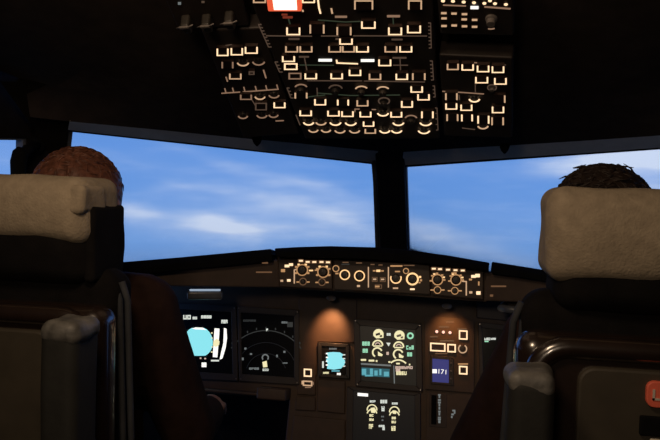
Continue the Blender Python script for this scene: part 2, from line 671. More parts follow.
def panel_plate(fr, px, m, name, label, cat, thick=0.014, n=0.0, bevel=0.003, group=None):
    t = thing(name, label, cat, fr, group=group)
    uv = [fr.hit(*p, n) for p in px]
    MB().prism(uv, -thick, 0.0).build('panel_plate', m, t, bevel=bevel)
    return t


# ---- centre overhead panel
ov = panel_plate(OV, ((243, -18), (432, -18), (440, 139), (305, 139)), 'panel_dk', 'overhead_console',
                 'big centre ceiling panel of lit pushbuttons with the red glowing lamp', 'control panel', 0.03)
# rows of square lights: (x, y, w, h, style, level)
CB = [
    (293.3, 31, 14, 8.5, 'U', 3), (344, 31, 15, 9.5, 'S', 2), (346, 41.3, 13.5, 6.8, 'U', 3), (368.4, 24.7, 14.5, 8, 'U', 3),
    (395.1, 31, 14, 8.5, 'U', 3), (414, 29, 14, 8.5, 'U', 3), (317, 29, 15, 10, 'S', 2),
    (291.7, 49, 13, 7, 'U', 2), (306, 49, 13, 7, 'U', 2), (334.8, 49, 13, 7, 'U', 2), (348.5, 49, 13, 7, 'U', 2), (362.4, 49, 13, 7, 'U', 3),
    (391, 49, 13, 7, 'U', 2), (405.8, 49, 13, 7, 'U', 3),
    (288.5, 58.8, 13, 6.6, 'U', 3), (290.8, 66.5, 13.5, 7, 'F', 3), (384.8, 62.5, 13, 7.5, 'U', 3),
    (295, 76, 13, 7, 'F', 1), (310.8, 76, 12.5, 6.6, 'U', 3), (336.7, 76, 12.5, 6.6, 'U', 3), (355, 72.5, 12.5, 7, 'U', 3),
    (375, 76.5, 12.5, 7, 'U', 2), (401.8, 76.5, 12.5, 7, 'U', 3), (418.8, 76.5, 13.5, 8, 'S', 2),
    (416.7, 89.2, 12.5, 7, 'U', 3), (423.5, 97, 12.5, 7, 'U', 3),
    (301, 95.5, 13, 7, 'S', 2), (320.2, 102, 12, 7, 'U', 3), (343, 102.5, 12, 7, 'S', 3), (362.5, 103, 12, 7, 'U', 2), (407, 104, 12, 7.5, 'U', 3),
    (305.7, 113, 12.5, 6.5, 'U', 3), (333.5, 113.3, 12.5, 6.5, 'U', 3), (347.5, 113.8, 12.5, 6.5, 'U', 3), (365.5, 114.2, 12, 6.5, 'U', 3),
    (396.3, 114.4, 12, 6.5, 'U', 3), (427.4, 114.7, 12.5, 8, 'S', 3),
    (368.6, 123.8, 11.5, 6, 'U', 3), (370.3, 131, 11.5, 5.6, 'U', 2),
]
LV = {0: 'lit0', 1: 'lit1', 2: 'lit2', 3: 'lit3'}
for (x, y, w, h, st, lv) in CB:
    button(OV, ov, x, y, w, h, st, LV[lv], th=1.55, sk=(455 - x) / 450 * 0.0)
# switch brackets at the top edge and the lamp row
for (x, y, w, h, st, lv) in ((363.7, 5, 19, 10, 'N', 2), (415, 5, 14, 10, 'N', 2), (259.5, -1, 13, 8, 'U', 2), (308.5, -1.5, 13, 9, 'U', 3)):
    button(OV, ov, x, y, w, h, st, LV[lv], th=1.5, name='guarded_switch')
for (x, y, r, lv) in ((308.6, 121.8, 5, 3), (321, 121.8, 5, 2), (335.5, 121.8, 5.4, 3), (350.8, 122, 5.4, 3), (398.4, 122, 5.4, 3), (425.7, 122, 5.6, 3),
                      (313.4, 129.3, 4.6, 2), (326, 129.3, 4.6, 2), (340, 129.8, 5, 2), (354.6, 129.8, 5, 2), (384.8, 129.8, 5, 3), (396.7, 129.8, 5, 3), (424, 130, 5.6, 3),
                      (383, 112.5, 5.4, 3)):
    knob(OV, ov, x, y, r, LV[lv], 15, 165, 1.4, depth=0.004, ry=r * 0.62)
# large rotary selectors lit along the top
for (x, y, r, lv, a) in ((361.5, 90, 6.2, 2, (200, 330)), (383, 90.5, 6.2, 2, (200, 330)), (335.5, 89, 6.5, 0, (190, 350)), (301, 88, 6, 1, (200, 340)), (384, 101, 5.5, 0, (0, 360)), (411, 119, 6, 1, (200, 340))):
    knob(OV, ov, x, y, r, LV[lv], a[0], a[1], 1.3, depth=0.010, ry=r * 0.6)
# white title bars and faint flow lines
for (x, y, w, h, m) in ((325.2, 60.2, 13.5, 2.2, 'white'), (367.6, 60.5, 13.5, 2.2, 'white'), (341, 16.8, 12, 1.6, 'lit1'), (393.5, 16.2, 13, 1.8, 'lit1'),
                        (294, 39, 11, 1.4, 'lit0'), (341, 39, 11, 1.2, 'lit0'), (397, 39.5, 11, 1.2, 'lit0'), (304, 56.8, 10, 1.2, 'lit0'), (399.5, 57.8, 14, 1.3, 'lit0'),
                        (287.7, 17.3, 10, 1.8, 'reddim'), (284.5, 14.6, 6, 1.4, 'reddim')):
    quad_px(OV, ov, x, y, w, h, m, 'title_bar')
for pts, w, m in (([(266, 35.8), (312, 36.2)], 1, 'lit0'), ([(321, 36), (339, 36)], 1, 'lit0'), ([(351, 35.8), (427, 36)], 1, 'lit0'),
                  ([(336.6, 60), (337, 63), (358, 63.8)], 1.5, 'lit3'), ([(299.6, 65), (334, 65.3)], 1, 'greendim'), ([(393, 65.2), (408, 65.2)], 1, 'lit0'),
                  ([(400, 58), (400.5, 70)], 1, 'lit0'), ([(304.5, 58), (307, 71)], 1, 'lit0'),
                  ([(307, 80.7), (362, 80.9)], 1, 'lit0'), ([(364, 81), (425, 82)], 1, 'lit0'), ([(317, 93), (350, 95.5), (400, 95)], 1, 'greendim'),
                  ([(355, 112), (355, 109), (376, 109.6)], 1, 'lit1'), ([(296, 115), (300, 125)], 1, 'lit0'), ([(318, 20), (345, 22), (368, 21)], 0.9, 'greendim'),
                  ([(318, 0), (319, 8), (320.5, 13.5)], 1.6, 'lit3'), ([(331.3, 8.5), (332.3, 13.5)], 1.6, 'lit2'),
                  ([(288.6, 19), (290.5, 26)], 1.4, 'greendim'), ([(393, 18), (393.5, 25)], 1.2, 'greendim'), ([(302.6, 10), (303, 11.6)], 1.6, 'lit2'),
                  ([(307, 97), (325, 95)], 1.2, 'greendim'), ([(317, 88), (317.5, 98)], 1.0, 'lit0')):
    line_px(OV, ov, pts, w, m, 'flow_line')
# ladders of small ticks along both edges
for (x0, y0, x1, y1, k, dx) in ((258.5, 24.5, 268.5, 47, 8, 3), (275, 62, 279.5, 72, 4, 3), (430.6, 23, 431.3, 48, 8, -2.5), (432.3, 61, 433.5, 80, 6, -2.5), (434.5, 86, 435.2, 97, 4, -2), (287, 88, 291, 98, 4, 2.5), (437, 108, 438, 130, 5, -2)):
    b = MB()
    n = 0.0006
    s = px_scale(OV, x0, y0, n)
    b.strip([OV.hit(x0, y0, n), OV.hit(x1, y1, n)], 0.9 * s, 0, 0.0012)
    for i in range(k):
        t = i / (k - 1)
        x, y = x0 + (x1 - x0) * t, y0 + (y1 - y0) * t
        b.strip([OV.hit(x, y, n), OV.hit(x + dx, y, n)], 0.9 * s, 0, 0.0012)
    b.build('edge_scale', 'lit0', ov)
# the glowing warning lamp
lamp = MB().prism([OV.hit(*p, 0.012) for p in ((265.5, -6), (300.5, -6), (301.5, 11.8), (268, 11.8))], 0, 0.012).build('warning_lamp', 'redglow', ov, bevel=0.002)
MB().prism([OV.hit(*p, 0.0135) for p in ((272, -4), (296, -4), (297, 10), (274, 10))], 0.012, 0.0135).build('lamp_lens', 'redcore', lamp)

# ---- left side overhead panel
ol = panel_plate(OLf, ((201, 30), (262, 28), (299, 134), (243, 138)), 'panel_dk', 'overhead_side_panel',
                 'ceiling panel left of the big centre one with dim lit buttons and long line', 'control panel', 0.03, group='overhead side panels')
for (x, y, w, h, st, lv) in ((222.6, 52, 12, 8.2, 'U', 3), (236.8, 51.4, 12.4, 8, 'U', 3), (251.3, 50, 13, 7.6, 'U', 3), (227.5, 65, 12, 7.6, 'S', 1), (235.3, 76.2, 12.5, 6.6, 'U', 2),
                             (246, 97, 12, 6, 'U', 1), (279.5, 105, 12, 6.5, 'U', 3), (251.6, 73, 6, 4, 'F', 0), (261, 106.5, 12, 8, 'F', 0)):
    button(OLf, ol, x, y, w, h, st, LV[lv], th=1.5)
for (x, y, r, lv) in ((243, 62, 5.6, 2), (258.6, 61, 6, 1), (260, 96, 5, 2), (274, 94.5, 5, 1), (243, 115.4, 4.6, 1), (262, 114.6, 5, 1), (273.5, 114.3, 4.6, 1)):
    knob(OLf, ol, x, y, r, LV[lv], 15, 165, 1.3, depth=0.004, ry=r * 0.66)
for pts, w, m in (([(221.4, 93.3), (250, 91.4), (278.6, 89.2)], 1.2, 'lit1'), ([(263.5, 70), (266, 78)], 1.4, 'lit1'), ([(275.6, 121), (283.7, 120.6)], 1.2, 'lit1'), ([(226, 77), (227.5, 81.5)], 1.2, 'lit1'),
                  ([(219, 46.5), (232, 44.6)], 1, 'lit0'), ([(252, 100), (257, 108)], 0.9, 'lit0')):
    line_px(OLf, ol, pts, w, m, 'flow_line')
for x in (226, 233.7, 245, 256.5, 267, 278):
    y = 93.3 - (x - 221.4) * 0.0717
    line_px(OLf, ol, [(x - 1.2, y - 4.5), (x, y)], 1.1, 'lit1', 'scale_tick')

# ---- upper left panel with three dim guarded levers
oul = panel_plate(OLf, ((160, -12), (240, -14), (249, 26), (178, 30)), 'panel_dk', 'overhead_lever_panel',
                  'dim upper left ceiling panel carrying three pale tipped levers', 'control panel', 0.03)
for (x, y) in ((187.5, 18), (208, 17), (230.7, 14)):
    u, v = OLf.hit(x, y, 0.0)
    s = px_scale(OLf, x, y, 0)
    o = MB().rbox((u, v, 0.012), (9 * s, 0.022, 0.024), 0.004).build('guarded_lever', 'knob', oul, smooth=True)
    tip = MB().rbox((u, v + 0.009, 0.0255), (9.5 * s, 0.006, 0.004), 0.0015, 2)
    tip.tube([(u - 9 * s, v + 0.004, 0.022), (u - 4 * s, v + 0.010, 0.025), (u + 5 * s, v + 0.010, 0.025), (u + 10 * s, v + 0.014, 0.025)], 0.0012, 6)
    tip.build('lever_tip', 'gknob', o, smooth=True)
quad_px(OLf, oul, 179.5, 3.4, 3, 2.2, 'white1', 'indicator')
quad_px(OLf, oul, 203, 2, 3, 1.6, 'lit0', 'indicator')

# ---- right side overhead panel
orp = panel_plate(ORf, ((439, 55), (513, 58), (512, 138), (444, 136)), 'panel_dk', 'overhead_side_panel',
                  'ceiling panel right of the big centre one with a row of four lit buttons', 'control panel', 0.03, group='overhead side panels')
for (x, y, w, h, st, lv) in ((452.8, 66.6, 12, 7, 'U', 2), (467.7, 67.1, 12.4, 7, 'U', 3), (483.1, 68.6, 12.6, 7.4, 'U', 3), (498, 69.4, 12.6, 7.4, 'U', 3),
                             (481.7, 79.8, 13, 7.2, 'U', 3), (500.4, 81, 12.6, 7.4, 'U', 3),
                             (451.4, 96.5, 12.5, 8, 'S', 2), (451.3, 106.2, 12, 7, 'U', 3), (466.4, 107.4, 12, 7, 'U', 3), (498, 109.6, 12.4, 7.4, 'U', 3), (499.5, 99, 12, 8.5, 'R', 2),
                             (452.4, 117.5, 12, 8, 'S', 2), (467, 117.8, 11.8, 8, 'S', 3), (483.4, 119.6, 12, 9, 'S', 3), (497.6, 121.2, 12.6, 9, 'S', 2)):
    button(ORf, orp, x, y, w, h, st, LV[lv], th=1.5)
for (x, y, r, lv) in ((474.4, 98.4, 5.2, 3), (483, 125.4, 5, 2)):
    knob(ORf, orp, x, y, r, LV[lv], 15, 165, 1.5, depth=0.004, ry=r * 0.66)
knob(ORf, orp, 492, 87.5, 4.5, 'lit0', 0, 360, 1, 'gknob', depth=0.008, ry=2.8)
for pts, w, m in (([(442.3, 91.3), (463, 92.5), (484, 94)], 1.1, 'lit1'), ([(475.2, 82), (475.4, 92)], 1, 'lit0'), ([(467, 62.2), (482, 63.2)], 1.2, 'lit1'), ([(492, 64.6), (506, 65)], 0.9, 'lit0'), ([(459, 95), (459.5, 100)], 1, 'lit0'), ([(462, 128), (475, 129.5)], 1, 'lit0')):
    line_px(ORf, orp, pts, w, m, 'flow_line')

# ---- upper right audio panel
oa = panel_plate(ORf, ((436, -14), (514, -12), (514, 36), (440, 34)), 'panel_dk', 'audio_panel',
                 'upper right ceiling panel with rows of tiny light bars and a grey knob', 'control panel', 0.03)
for (x, y) in ((443, 0.8), (453, 1.1), (463.7, 1.9), (474, 2.6), (484.4, 3.2), (490, 0.6), (495, 3.5), (505.9, 4.3)):
    u, v = ORf.hit(x, y, 0.004)
    s = px_scale(ORf, x, y, 0.004)
    o = MB().lathe((u, v), [(2.4 * s, 0), (2.2 * s, 0.004)], 12).build('round_key', 'knob', oa)
    MB().lathe((u, v), [(2.0 * s, 0.004), (1.9 * s, 0.0048)], 12).build('lit_dot', 'lit3', o)
for i, xs in enumerate((((443.8, 13.2), (454, 13.6), (464.5, 14.2)), ((444, 18.4), (464.2, 19.4), (474.6, 19.9)), ((444, 26), (454.2, 25.5), (464.5, 26.3), (474.6, 26.8)))):
    for (x, y) in xs:
        o = quad_px(ORf, oa, x, y, 7, 4, 'cap', 'key', 0.002)
        quad_px(ORf, o, x, y, 5.4, 1.5, 'lit2', 'key_bar', 0.0036)
quad_px(ORf, oa, 474.5, 7.6, 8, 2.6, 'white', 'lit_window', 0.001)
for pts, w, m in (([(443, 5.1), (466, 6)], 1.2, 'lit1'), ([(484.4, 6.8), (510.6, 8.8)], 1.8, 'lit1')):
    line_px(ORf, oa, pts, w, m, 'divider_line')
knob(ORf, oa, 490.7, 24.5, 7.5, 'lit1', 60, 110, 1.2, 'gknob', depth=0.012, ry=4.5)

# small visor clips hanging from the window brow
for fr, x, y, lab in ((WL, 257, 139, 'small dark pointed clip hanging from the left windscreen brow'), (WR, 505, 146.5, 'small dark pointed clip hanging from the right windscreen brow')):
    p = [fr.hit(*q, 0.09) for q in ((x - 5, y - 1), (x + 5, y - 1), (x + 3.6, y + 2.5), (x + 0.8, y + 5.8), (x - 0.8, y + 5.8), (x - 3.6, y + 2.5))]
    o = MB().prism(p, 0.083, 0.095).build('visor_clip', 'black', bevel=0.001)
    o.matrix_world = fr.matrix()
    tag(o, lab, 'clip', 'visor clips')

# ------------------------------------------------------------------ glareshield
gs = thing('glareshield', 'long black glareshield hood running under the windscreens', 'glareshield', loc=(0, 1.8, 0.9))
gsi = Matrix.Translation((0, -1.8, -0.9))


def hood(fr, top, bot, overhang, back_y, back_drop, name, parent):
    rows = []
    for (tx, ty), (bx, by) in zip(top, bot):
        a = fr.wp(bx, by, overhang)
        b = fr.wp(tx, ty, overhang - 0.012)
        h = b.z - a.z
        mid = a + (b - a) * 0.55 - fr.n * 0.0 + fr.n * 0.006
        bk = Vector((b.x * 1.05, back_y(b.x), b.z - back_drop))
        bk2 = bk - Vector((0, 0, 0.04))
        a2 = a - fr.n * 0.10
        rows.append([gsi @ p for p in (a, mid, b, bk, bk2, a2)])
    return MB().loft(rows).build(name, 'hood', parent, bevel=0.003)


by = lambda x: 2.19 - abs(x) * 0.36
hood(GF, ((274.5, 248.2), (300, 246.8), (330, 246), (375, 247.2), (410, 250), (450, 255.6), (489.5, 262.6)),
     ((276, 256.5), (300, 257), (330, 257.5), (375, 259.5), (410, 262), (450, 266), (488.5, 271)), 0.05, by, 0.055, 'centre_hood', gs)
hood(GL, ((60, 268), (125, 261.8), (180, 257.2), (230, 252.6), (271, 248.8)),
     ((60, 282), (125, 276), (180, 270.5), (230, 266), (273, 261.5)), 0.045, by, 0.045, 'side_hood', gs)
hood(GR, ((492, 261.6), (515, 265.2), (540, 269.2), (600, 279)),
     ((491.5, 274), (515, 277), (540, 281), (600, 292)), 0.045, by, 0.045, 'side_hood', gs)
# faces of the coaming under the side hoods
for fr, px in ((GL, ((60, 280), (125, 274), (278.4, 260), (280, 287.6), (150, 286), (60, 292))), (GR, ((486, 272), (540, 279), (600, 290), (600, 312), (540, 303), (485, 301)))):
    o = MB().prism([fr.hit(*p, 0.02) for p in px], -0.06, 0.02)
    for v in o.bm.verts:
        v.co = gsi @ fr.w(*v.co)
    o.build('side_face', 'wing', gs, bevel=0.004)
# body behind the control panels
b = MB().prism([GF.hit(*p, -0.012) for p in ((277, 254), (375, 257), (489, 268), (487, 302), (380, 294), (279, 288))], -0.14, -0.012)
for v in b.bm.verts:
    v.co = gsi @ GF.w(*v.co)
b.build('panel_housing', 'wing', gs, bevel=0.003)
# dim warning lights on the side faces
for fr, (x, y, w, h), m in ((GL, (265, 262.9, 6, 1.5), 'amber1'), (GL, (264, 272.2, 16, 1.3), 'amber1'), (GR, (498.5, 286.3, 15, 1.5), 'amber1'), (GR, (491.5, 295.6, 3, 2.2), 'amber1')):
    uv = [fr.hit(*p, 0.021) for p in ((x - w / 2, y - h / 2), (x + w / 2, y - h / 2), (x + w / 2, y + h / 2), (x - w / 2, y + h / 2))]
    o = MB().prism(uv, 0.0195, 0.0215)
    for v in o.bm.verts:
        v.co = gsi @ fr.w(*v.co)
    o.build('warning_legend', m, gs)
# flood lamps tucked under the hood
FLOODS = [(331, 298), (447, 306)]
for (x, y) in FLOODS:
    p = MP.wp(x, y, 0.100)
    MB().ball(gsi @ p, (0.014, 0.010, 0.008), 12).build('flood_lamp', 'gknob', gs, smooth=True)

# ---- captain's side display control panel
ef = panel_plate(GF, ((277.5, 259), (332, 259.5), (332.5, 289.5), (279, 287)), 'fcu', 'display_control_panel',
                 'amber lit control panel at the left end of the glareshield front', 'control panel', 0.010, group='display control panels')
for (x, y) in ((300.9, 260.8), (307.7, 261.9), (314.3, 262), (321.5, 262), (328, 262.3)):
    button(GF, ef, x, y, 5.6, 3.2, 'F', 'amber1', th=0.7, depth=0.003)
    quad_px(GF, ef, x, y, 3.8, 1.6, 'lit3', 'key_bar', 0.0042)
for (x, y) in ((302.2, 270), (323.2, 272)):
    knob(GF, ef, x, y, 5.4, 'amber2', 0, 360, 1.0, depth=0.014)
    for k in range(9):
        a = D2R(150 + k * 30)
        if k % 3 != 1:
            quad_px(GF, ef, x + 7.0 * math.cos(a), y + 6.2 * math.sin(a), 2.2, 1.8, 'amber3' if k % 2 else 'amber2', 'legend')
quad_px(GF, ef, 311, 270.5, 4, 1.4, 'amber3', 'legend'); quad_px(GF, ef, 316.5, 270.2, 3.5, 1.3, 'amber2', 'legend')
for (x, y) in ((303, 281.6), (322, 282)):
    knob(GF, ef, x, y, 3.4, 'amber1', 0, 360, 0.9, depth=0.010)
    for dx in (-5, 5):
        quad_px(GF, ef, x + dx, y + 0.4, 3, 1.3, 'amber2', 'legend')
for (x, y, w, h, m) in ((287, 266, 4.6, 2.6, 'lit3'), (291, 264.6, 4, 2.6, 'lit3'), (283, 270.6, 4, 3, 'amber2'), (281.8, 280.8, 2.6, 2, 'lit2'), (288.8, 280.4, 3.4, 2.4, 'lit3')):
    quad_px(GF, ef, x, y, w, h, m, 'legend')
line_px(GF, ef, [(297, 269), (294.3, 270), (294.3, 283.5)], 1.1, 'lit2')

# ---- autopilot panel
fc = panel_plate(GF, ((333, 259.5), (430, 263.5), (430.5, 295), (333.5, 289.8)), 'fcu', 'autopilot_panel',
                 'amber lit centre control panel with ringed knobs between two divider lines', 'control panel', 0.010)
knob(GF, fc, 335.9, 268.6, 3, 'amber2', 0, 360, 0.9, depth=0.008)
for (x, y, r, a, m, th) in ((344.8, 274.8, 4.7, (0, 360), 'amber3', 1.1), (359.5, 275.9, 4.9, (0, 360), 'amber3', 1.1), (395.9, 278, 5.2, (-20, 200), 'amber3', 1.2), (412.4, 279, 5.6, (0, 360), 'amber3', 1.7)):
    knob(GF, fc, x, y, r, m, a[0], a[1], th, depth=0.016)
knob(GF, fc, 406, 271, 2.6, 'amber2', 0, 360, 0.9, depth=0.008)
for (x, y, w, h, m) in ((358.5, 286, 3, 2, 'lit2'), (378.3, 270.8, 4, 2.2, 'amber3'), (374.2, 270.8, 2.6, 1.4, 'amber2'), (382.4, 270.9, 2.6, 1.4, 'amber2'), (374.7, 279.3, 3.2, 1.5, 'lit2'), (382.6, 279.4, 3.2, 1.5, 'lit2'), (377.3, 286.5, 4.4, 1.7, 'amber2'),
                        (395.5, 288.2, 5.2, 1.4, 'lit2'), (412.4, 289.2, 4.6, 1.6, 'lit3'), (396.4, 266, 12, 1.5, 'amber2'), (409, 265.4, 11, 0.9, 'amber1'), (420, 277, 2.2, 2, 'amber3'), (421, 280.3, 2, 2, 'amber2'), (419.4, 282.6, 2, 1.4, 'amber2'), (337, 273.5, 3, 1.5, 'amber2'),
                        (345.5, 262.4, 6, 1, 'amber1'), (359, 263, 6, 1, 'amber1'), (345.5, 264.3, 8, 1, 'white0'), (372.5, 264.5, 4, 1, 'amber1'), (380.5, 265, 4, 1, 'amber1'), (397.5, 271.5, 5, 1.3, 'amber2')):
    quad_px(GF, fc, x, y, w, h, m, 'legend')
for (x, y, w, h) in ((374.7, 279.4, 5.6, 4.6), (382.8, 279.6, 5.6, 4.6), (378.4, 286.6, 7, 4)):
    button(GF, fc, x, y, w, h, 'F', 'amber1', th=0.6, depth=0.0004)
for x in (368.4, 388.4):
    line_px(GF, fc, [(x, 267), (x, 287.5)], 1.0, 'lit2', 'divider_line')

# ---- first officer's side display control panel
er = panel_plate(GF, ((431, 263.5), (484, 267.5), (483.5, 300), (431.5, 295.2)), 'fcu', 'display_control_panel',
                 'amber lit control panel at the right end of the glareshield front', 'control panel', 0.010, group='display control panels')
for (x, y) in ((433.8, 268.7), (440, 269.1), (448, 269.7), (455.5, 270.2), (462.7, 270.5)):
    button(GF, er, x, y, 5.6, 3.2, 'F', 'amber1', th=0.7, depth=0.003)
    quad_px(GF, er, x, y, 3.8, 1.6, 'lit3', 'key_bar', 0.0042)
for (x, y) in ((437.5, 279.7), (456, 279.9)):
    knob(GF, er, x, y, 5.2, 'amber2', 0, 360, 1.1, depth=0.014)
    for k in range(10):
        a = D2R(170 + k * 24)
        if k % 4 != 1:
            quad_px(GF, er, x + 6.8 * math.cos(a), y + 6.4 * math.sin(a), 2.2, 1.5, 'amber3' if k % 2 else 'amber2', 'legend')
for (x, y) in ((437.5, 290), (454.8, 290.8)):
    knob(GF, er, x, y, 3.4, 'amber2', 0, 360, 0.8, depth=0.010)
    for dx in (-5.4, 5.4):
        quad_px(GF, er, x + dx, y, 3.2, 1.3, 'amber2', 'legend')
for (x, y, w, h, m) in ((473.5, 276.4, 4.6, 2.8, 'lit3'), (477.6, 275.6, 4.6, 3.4, 'lit3'), (470.8, 292.4, 3, 2.2, 'lit2'), (478.4, 293, 4.2, 3.4, 'lit3'), (478.8, 283.5, 1.4, 4, 'amber2'), (470.5, 279.5, 3, 1.8, 'amber2'), (454, 273, 5, 1.3, 'amber2')):
    quad_px(GF, er, x, y, w, h, m, 'legend')
line_px(GF, er, [(462, 281.2), (466.3, 281.6), (466.3, 295.5)], 1.2, 'lit2')

# ------------------------------------------------------------------ main instrument panel
mp = thing('instrument_panel', 'wide dark brown instrument panel that carries the displays', 'instrument panel', MP)
uvs = [MP.hit(*p) for p in ((100, 262), (600, 292), (600, 420), (476, 408), (474, 480), (282, 470), (289, 398), (100, 388))]
MB().prism(uvs, -0.05, -0.004).build('back_plate', 'panel', mp, bevel=0.004)
# shelf under the left displays
u0, v0 = MP.hit(175, 388); u1, v1 = MP.hit(288, 397)
MB().hexa([(u0, v0 + .008, -0.004), (u1, v0 + .008, -0.004), (u1, v0 + .008, 0.05), (u0, v0 + .008, 0.05),
           (u0, v1, -0.004), (u1, v1, -0.004), (u1, v1, 0.05), (u0, v1, 0.05)]).build('shelf', 'panel', mp, bevel=0.005)
u0, v0 = MP.hit(262, 386); u1, v1 = MP.hit(290, 400)
MB().rbox(((u0 + u1) / 2, (v0 + v1) / 2, 0.02), (u1 - u0, v0 - v1, 0.075), 0.006).build('shelf_bracket', 'panel', mp, smooth=True)


def blank(px, name='blank_plate', m='panel', n1=0.004):
    return MB().prism([MP.hit(*p) for p in px], -0.004, n1).build(name, m, mp, bevel=0.0025)


blank(((299, 296), (357, 299), (357, 343), (318, 342), (317, 376), (297, 375)))
blank(((317.5, 379), (345.5, 381), (345, 414), (317, 411)))
blank(((296.5, 396), (315.5, 397), (315.5, 411), (295, 410)))
blank(((294, 415), (345.5, 420), (345, 470), (288, 466)))
blank(((476.5, 300), (600, 312), (600, 330), (476.5, 318)), m='bezel')


def display(px, sc, name, label, m_bezel='bezel', m_screen='screen', screw=True, thick=0.010):
    t = thing(name, label, 'display', MP, group='flight displays' if name == 'flight_display' else None)
    ctr = MP.hit(sum(p[0] for p in px) / 4, sum(p[1] for p in px) / 4)
    outer = [MP.hit(*p, thick) for p in px]
    inner = [MP.hit(*p, thick) for p in sc]
    b = MB()
    for i in range(4):
        j = (i + 1) % 4
        q = [outer[i], outer[j], inner[j], inner[i]]
        b.hexa([(*p, -0.003) for p in q] + [(*p, thick) for p in q])
    b.build('bezel', m_bezel, t, bevel=0.0015)
    MB().prism(inner, -0.003, thick - 0.004).build('screen', m_screen, t)
    if screw:
        for i in range(4):
            a = Vector(outer[i]) * 0.86 + Vector(inner[(i + 2) % 4]) * 0.02 + Vector(inner[i]) * 0.12
            MB().lathe(a, [(0.0022, thick), (0.002, thick + 0.0012)], 10).build('screw', 'screw', t)
    return t


SN = 0.0068


def dq(t, x, y, w, h, m, name='symbol'):
    return quad_px(MP, t, x, y, w, h, m, name, SN)


def dpoly(t, px, m, name='symbol'):
    return MB().prism([MP.hit(*p, SN) for p in px], SN - 0.0005, SN + 0.0006).build(name, m, t)


def darc(t, x, y, r, a0, a1, th, m, name='gauge_arc', ry=None):
    s = px_scale(MP, x, y, SN)
    full = abs(a1 - a0) >= 359
    pts = arc_pts(MP, x, y, r, a0, a1, SN, 18, ry)
    return MB().strip(pts[:-1] if full else pts, th * s, SN - 0.0005, SN + 0.0006, full).build(name, m, t)


def glyphs(t, x, y, w, h, m, k, name='text_block'):
    """a run of small character-like strokes that stay unreadable as in the photo"""
    rnd = random.Random(int(x * 31 + y * 7))
    b = MB()
    cw = w / k
    for i in range(k):
        cx = x - w / 2 + cw * (i + 0.5)
        for (ax, ay, bw, bh) in ((0, -0.36, 0.8, 0.28), (0, 0.36, 0.8, 0.28), (-0.3, 0, 0.26, 1.0), (0.3, 0, 0.26, 1.0), (0, 0, 0.8, 0.26)):
            if rnd.random() < 0.88:
                b.prism([MP.hit(cx + (ax + sx * bw / 2) * cw, y + (ay + sy * bh / 2) * h, SN) for sx, sy in ((-1, -1), (1, -1), (1, 1), (-1, 1))], SN - 0.0005, SN + 0.0006)
    return b.build(name, m, t)


# primary flight display
pf = display(((172, 303), (236, 306), (238, 381), (174, 378)), ((179, 309), (231, 312), (232.5, 374), (180.5, 371)), 'flight_display',
             'leftmost screen by the dark sleeve, bright cyan ball and white tapes')
ball = []
for k in range(28):
    a = 2 * math.pi * k / 28
    x, y = 14.2 * math.cos(a), 15.5 * math.sin(a)
    y = max(-13.6, min(14.2, y))
    ball.append((198.6 + x + y * 0.05, 341.6 + y))
dpoly(pf, ball, 'cyan', 'attitude_ball')
s = [(198.6 - 7, 328.6), (198.6 - 3, 327.4), (198.6 + 4, 327.6), (198.6 + 8, 330.2), (198.6 + 4, 329.6), (198.6 - 3, 329.4)]
MB().prism([MP.hit(*p, SN + 0.001) for p in s], SN + 0.0006, SN + 0.0012).build('ball_rim', 'white', pf)
dpoly(pf, ((214.6, 328.3), (219.4, 328.6), (219.2, 334), (217.3, 357.4), (212.8, 357), (214, 336)), 'white', 'altitude_tape')
MB().prism([MP.hit(*p, SN + 0.001) for p in ((213.5, 341), (217, 338.5), (219.5, 341.5), (219, 345), (216, 347), (213, 345.5))], SN + 0.0006, SN + 0.0014).build('altitude_box', 'yellow', pf)
dpoly(pf, ((224, 328), (226.4, 328.6), (227, 338), (225.6, 348), (222.3, 358.5), (219.6, 359.6), (221.2, 352), (223.4, 343)), 'white', 'speed_scale')
for y in (333, 338, 347, 352):
    dq(pf, 211.8, y, 1.6, 1.2, 'yellow', 'tick')
glyphs(pf, 187, 317.2, 8, 4.4, 'white2', 2); glyphs(pf, 194.8, 318, 4.6, 2.6, 'white2', 2); glyphs(pf, 206.3, 316.9, 10.6, 3, 'white2', 4); glyphs(pf, 224.4, 321.6, 6.4, 3.6, 'white2', 3)
dq(pf, 215, 360.6, 8, 1.6, 'white2'); glyphs(pf, 204, 364.8, 5, 4.6, 'white', 2)
dq(pf, 200.6, 358.2, 1.6, 1.4, 'pink'); dq(pf, 205.2, 358.6, 1.6, 1.4, 'pink')
dq(pf, 184, 343, 5, 26, 'white1', 'speed_tape')

# navigation display
nd = display(((237.2, 306), (299, 310), (299, 385), (239.2, 381)), ((240.5, 312.5), (294, 316), (294, 377.5), (242, 374)), 'flight_display',
             'second screen from the left, nearly black with a faint arc rose')
darc(nd, 266, 373.5, 43, 216, 325, 0.9, 'white0')
darc(nd, 266, 373.5, 31, 205, 335, 0.5, 'white00')
darc(nd, 266, 373.5, 20, 195, 345, 0.5, 'white00')
for (x, y, w, h, m) in ((267, 329.8, 1.8, 2.6, 'white2'), (245.4, 348.6, 2, 2, 'white1'), (284.4, 351.8, 2, 2, 'white1'), (251, 354, 2, 1.6, 'white1'), (277, 356, 1.6, 2.6, 'white1'),
                        (241.6, 358.9, 4, 2.6, 'white1'), (285, 363, 5, 1, 'white1')):
    dq(nd, x, y, w, h, m)
for k in range(9):
    a = D2R(222 + k * 12)
    dq(nd, 266 + 45.5 * math.cos(a), 373.5 + 45.5 * math.sin(a), 1, 2.2, 'white0', 'tick')
darc(nd, 265.3, 357.6, 3, 140, 400, 1.2, 'white1', 'aircraft_symbol')
dpoly(nd, ((262.4, 362), (266.6, 360.8), (267.4, 367), (263.2, 367.4)), 'yellow', 'aircraft_symbol')
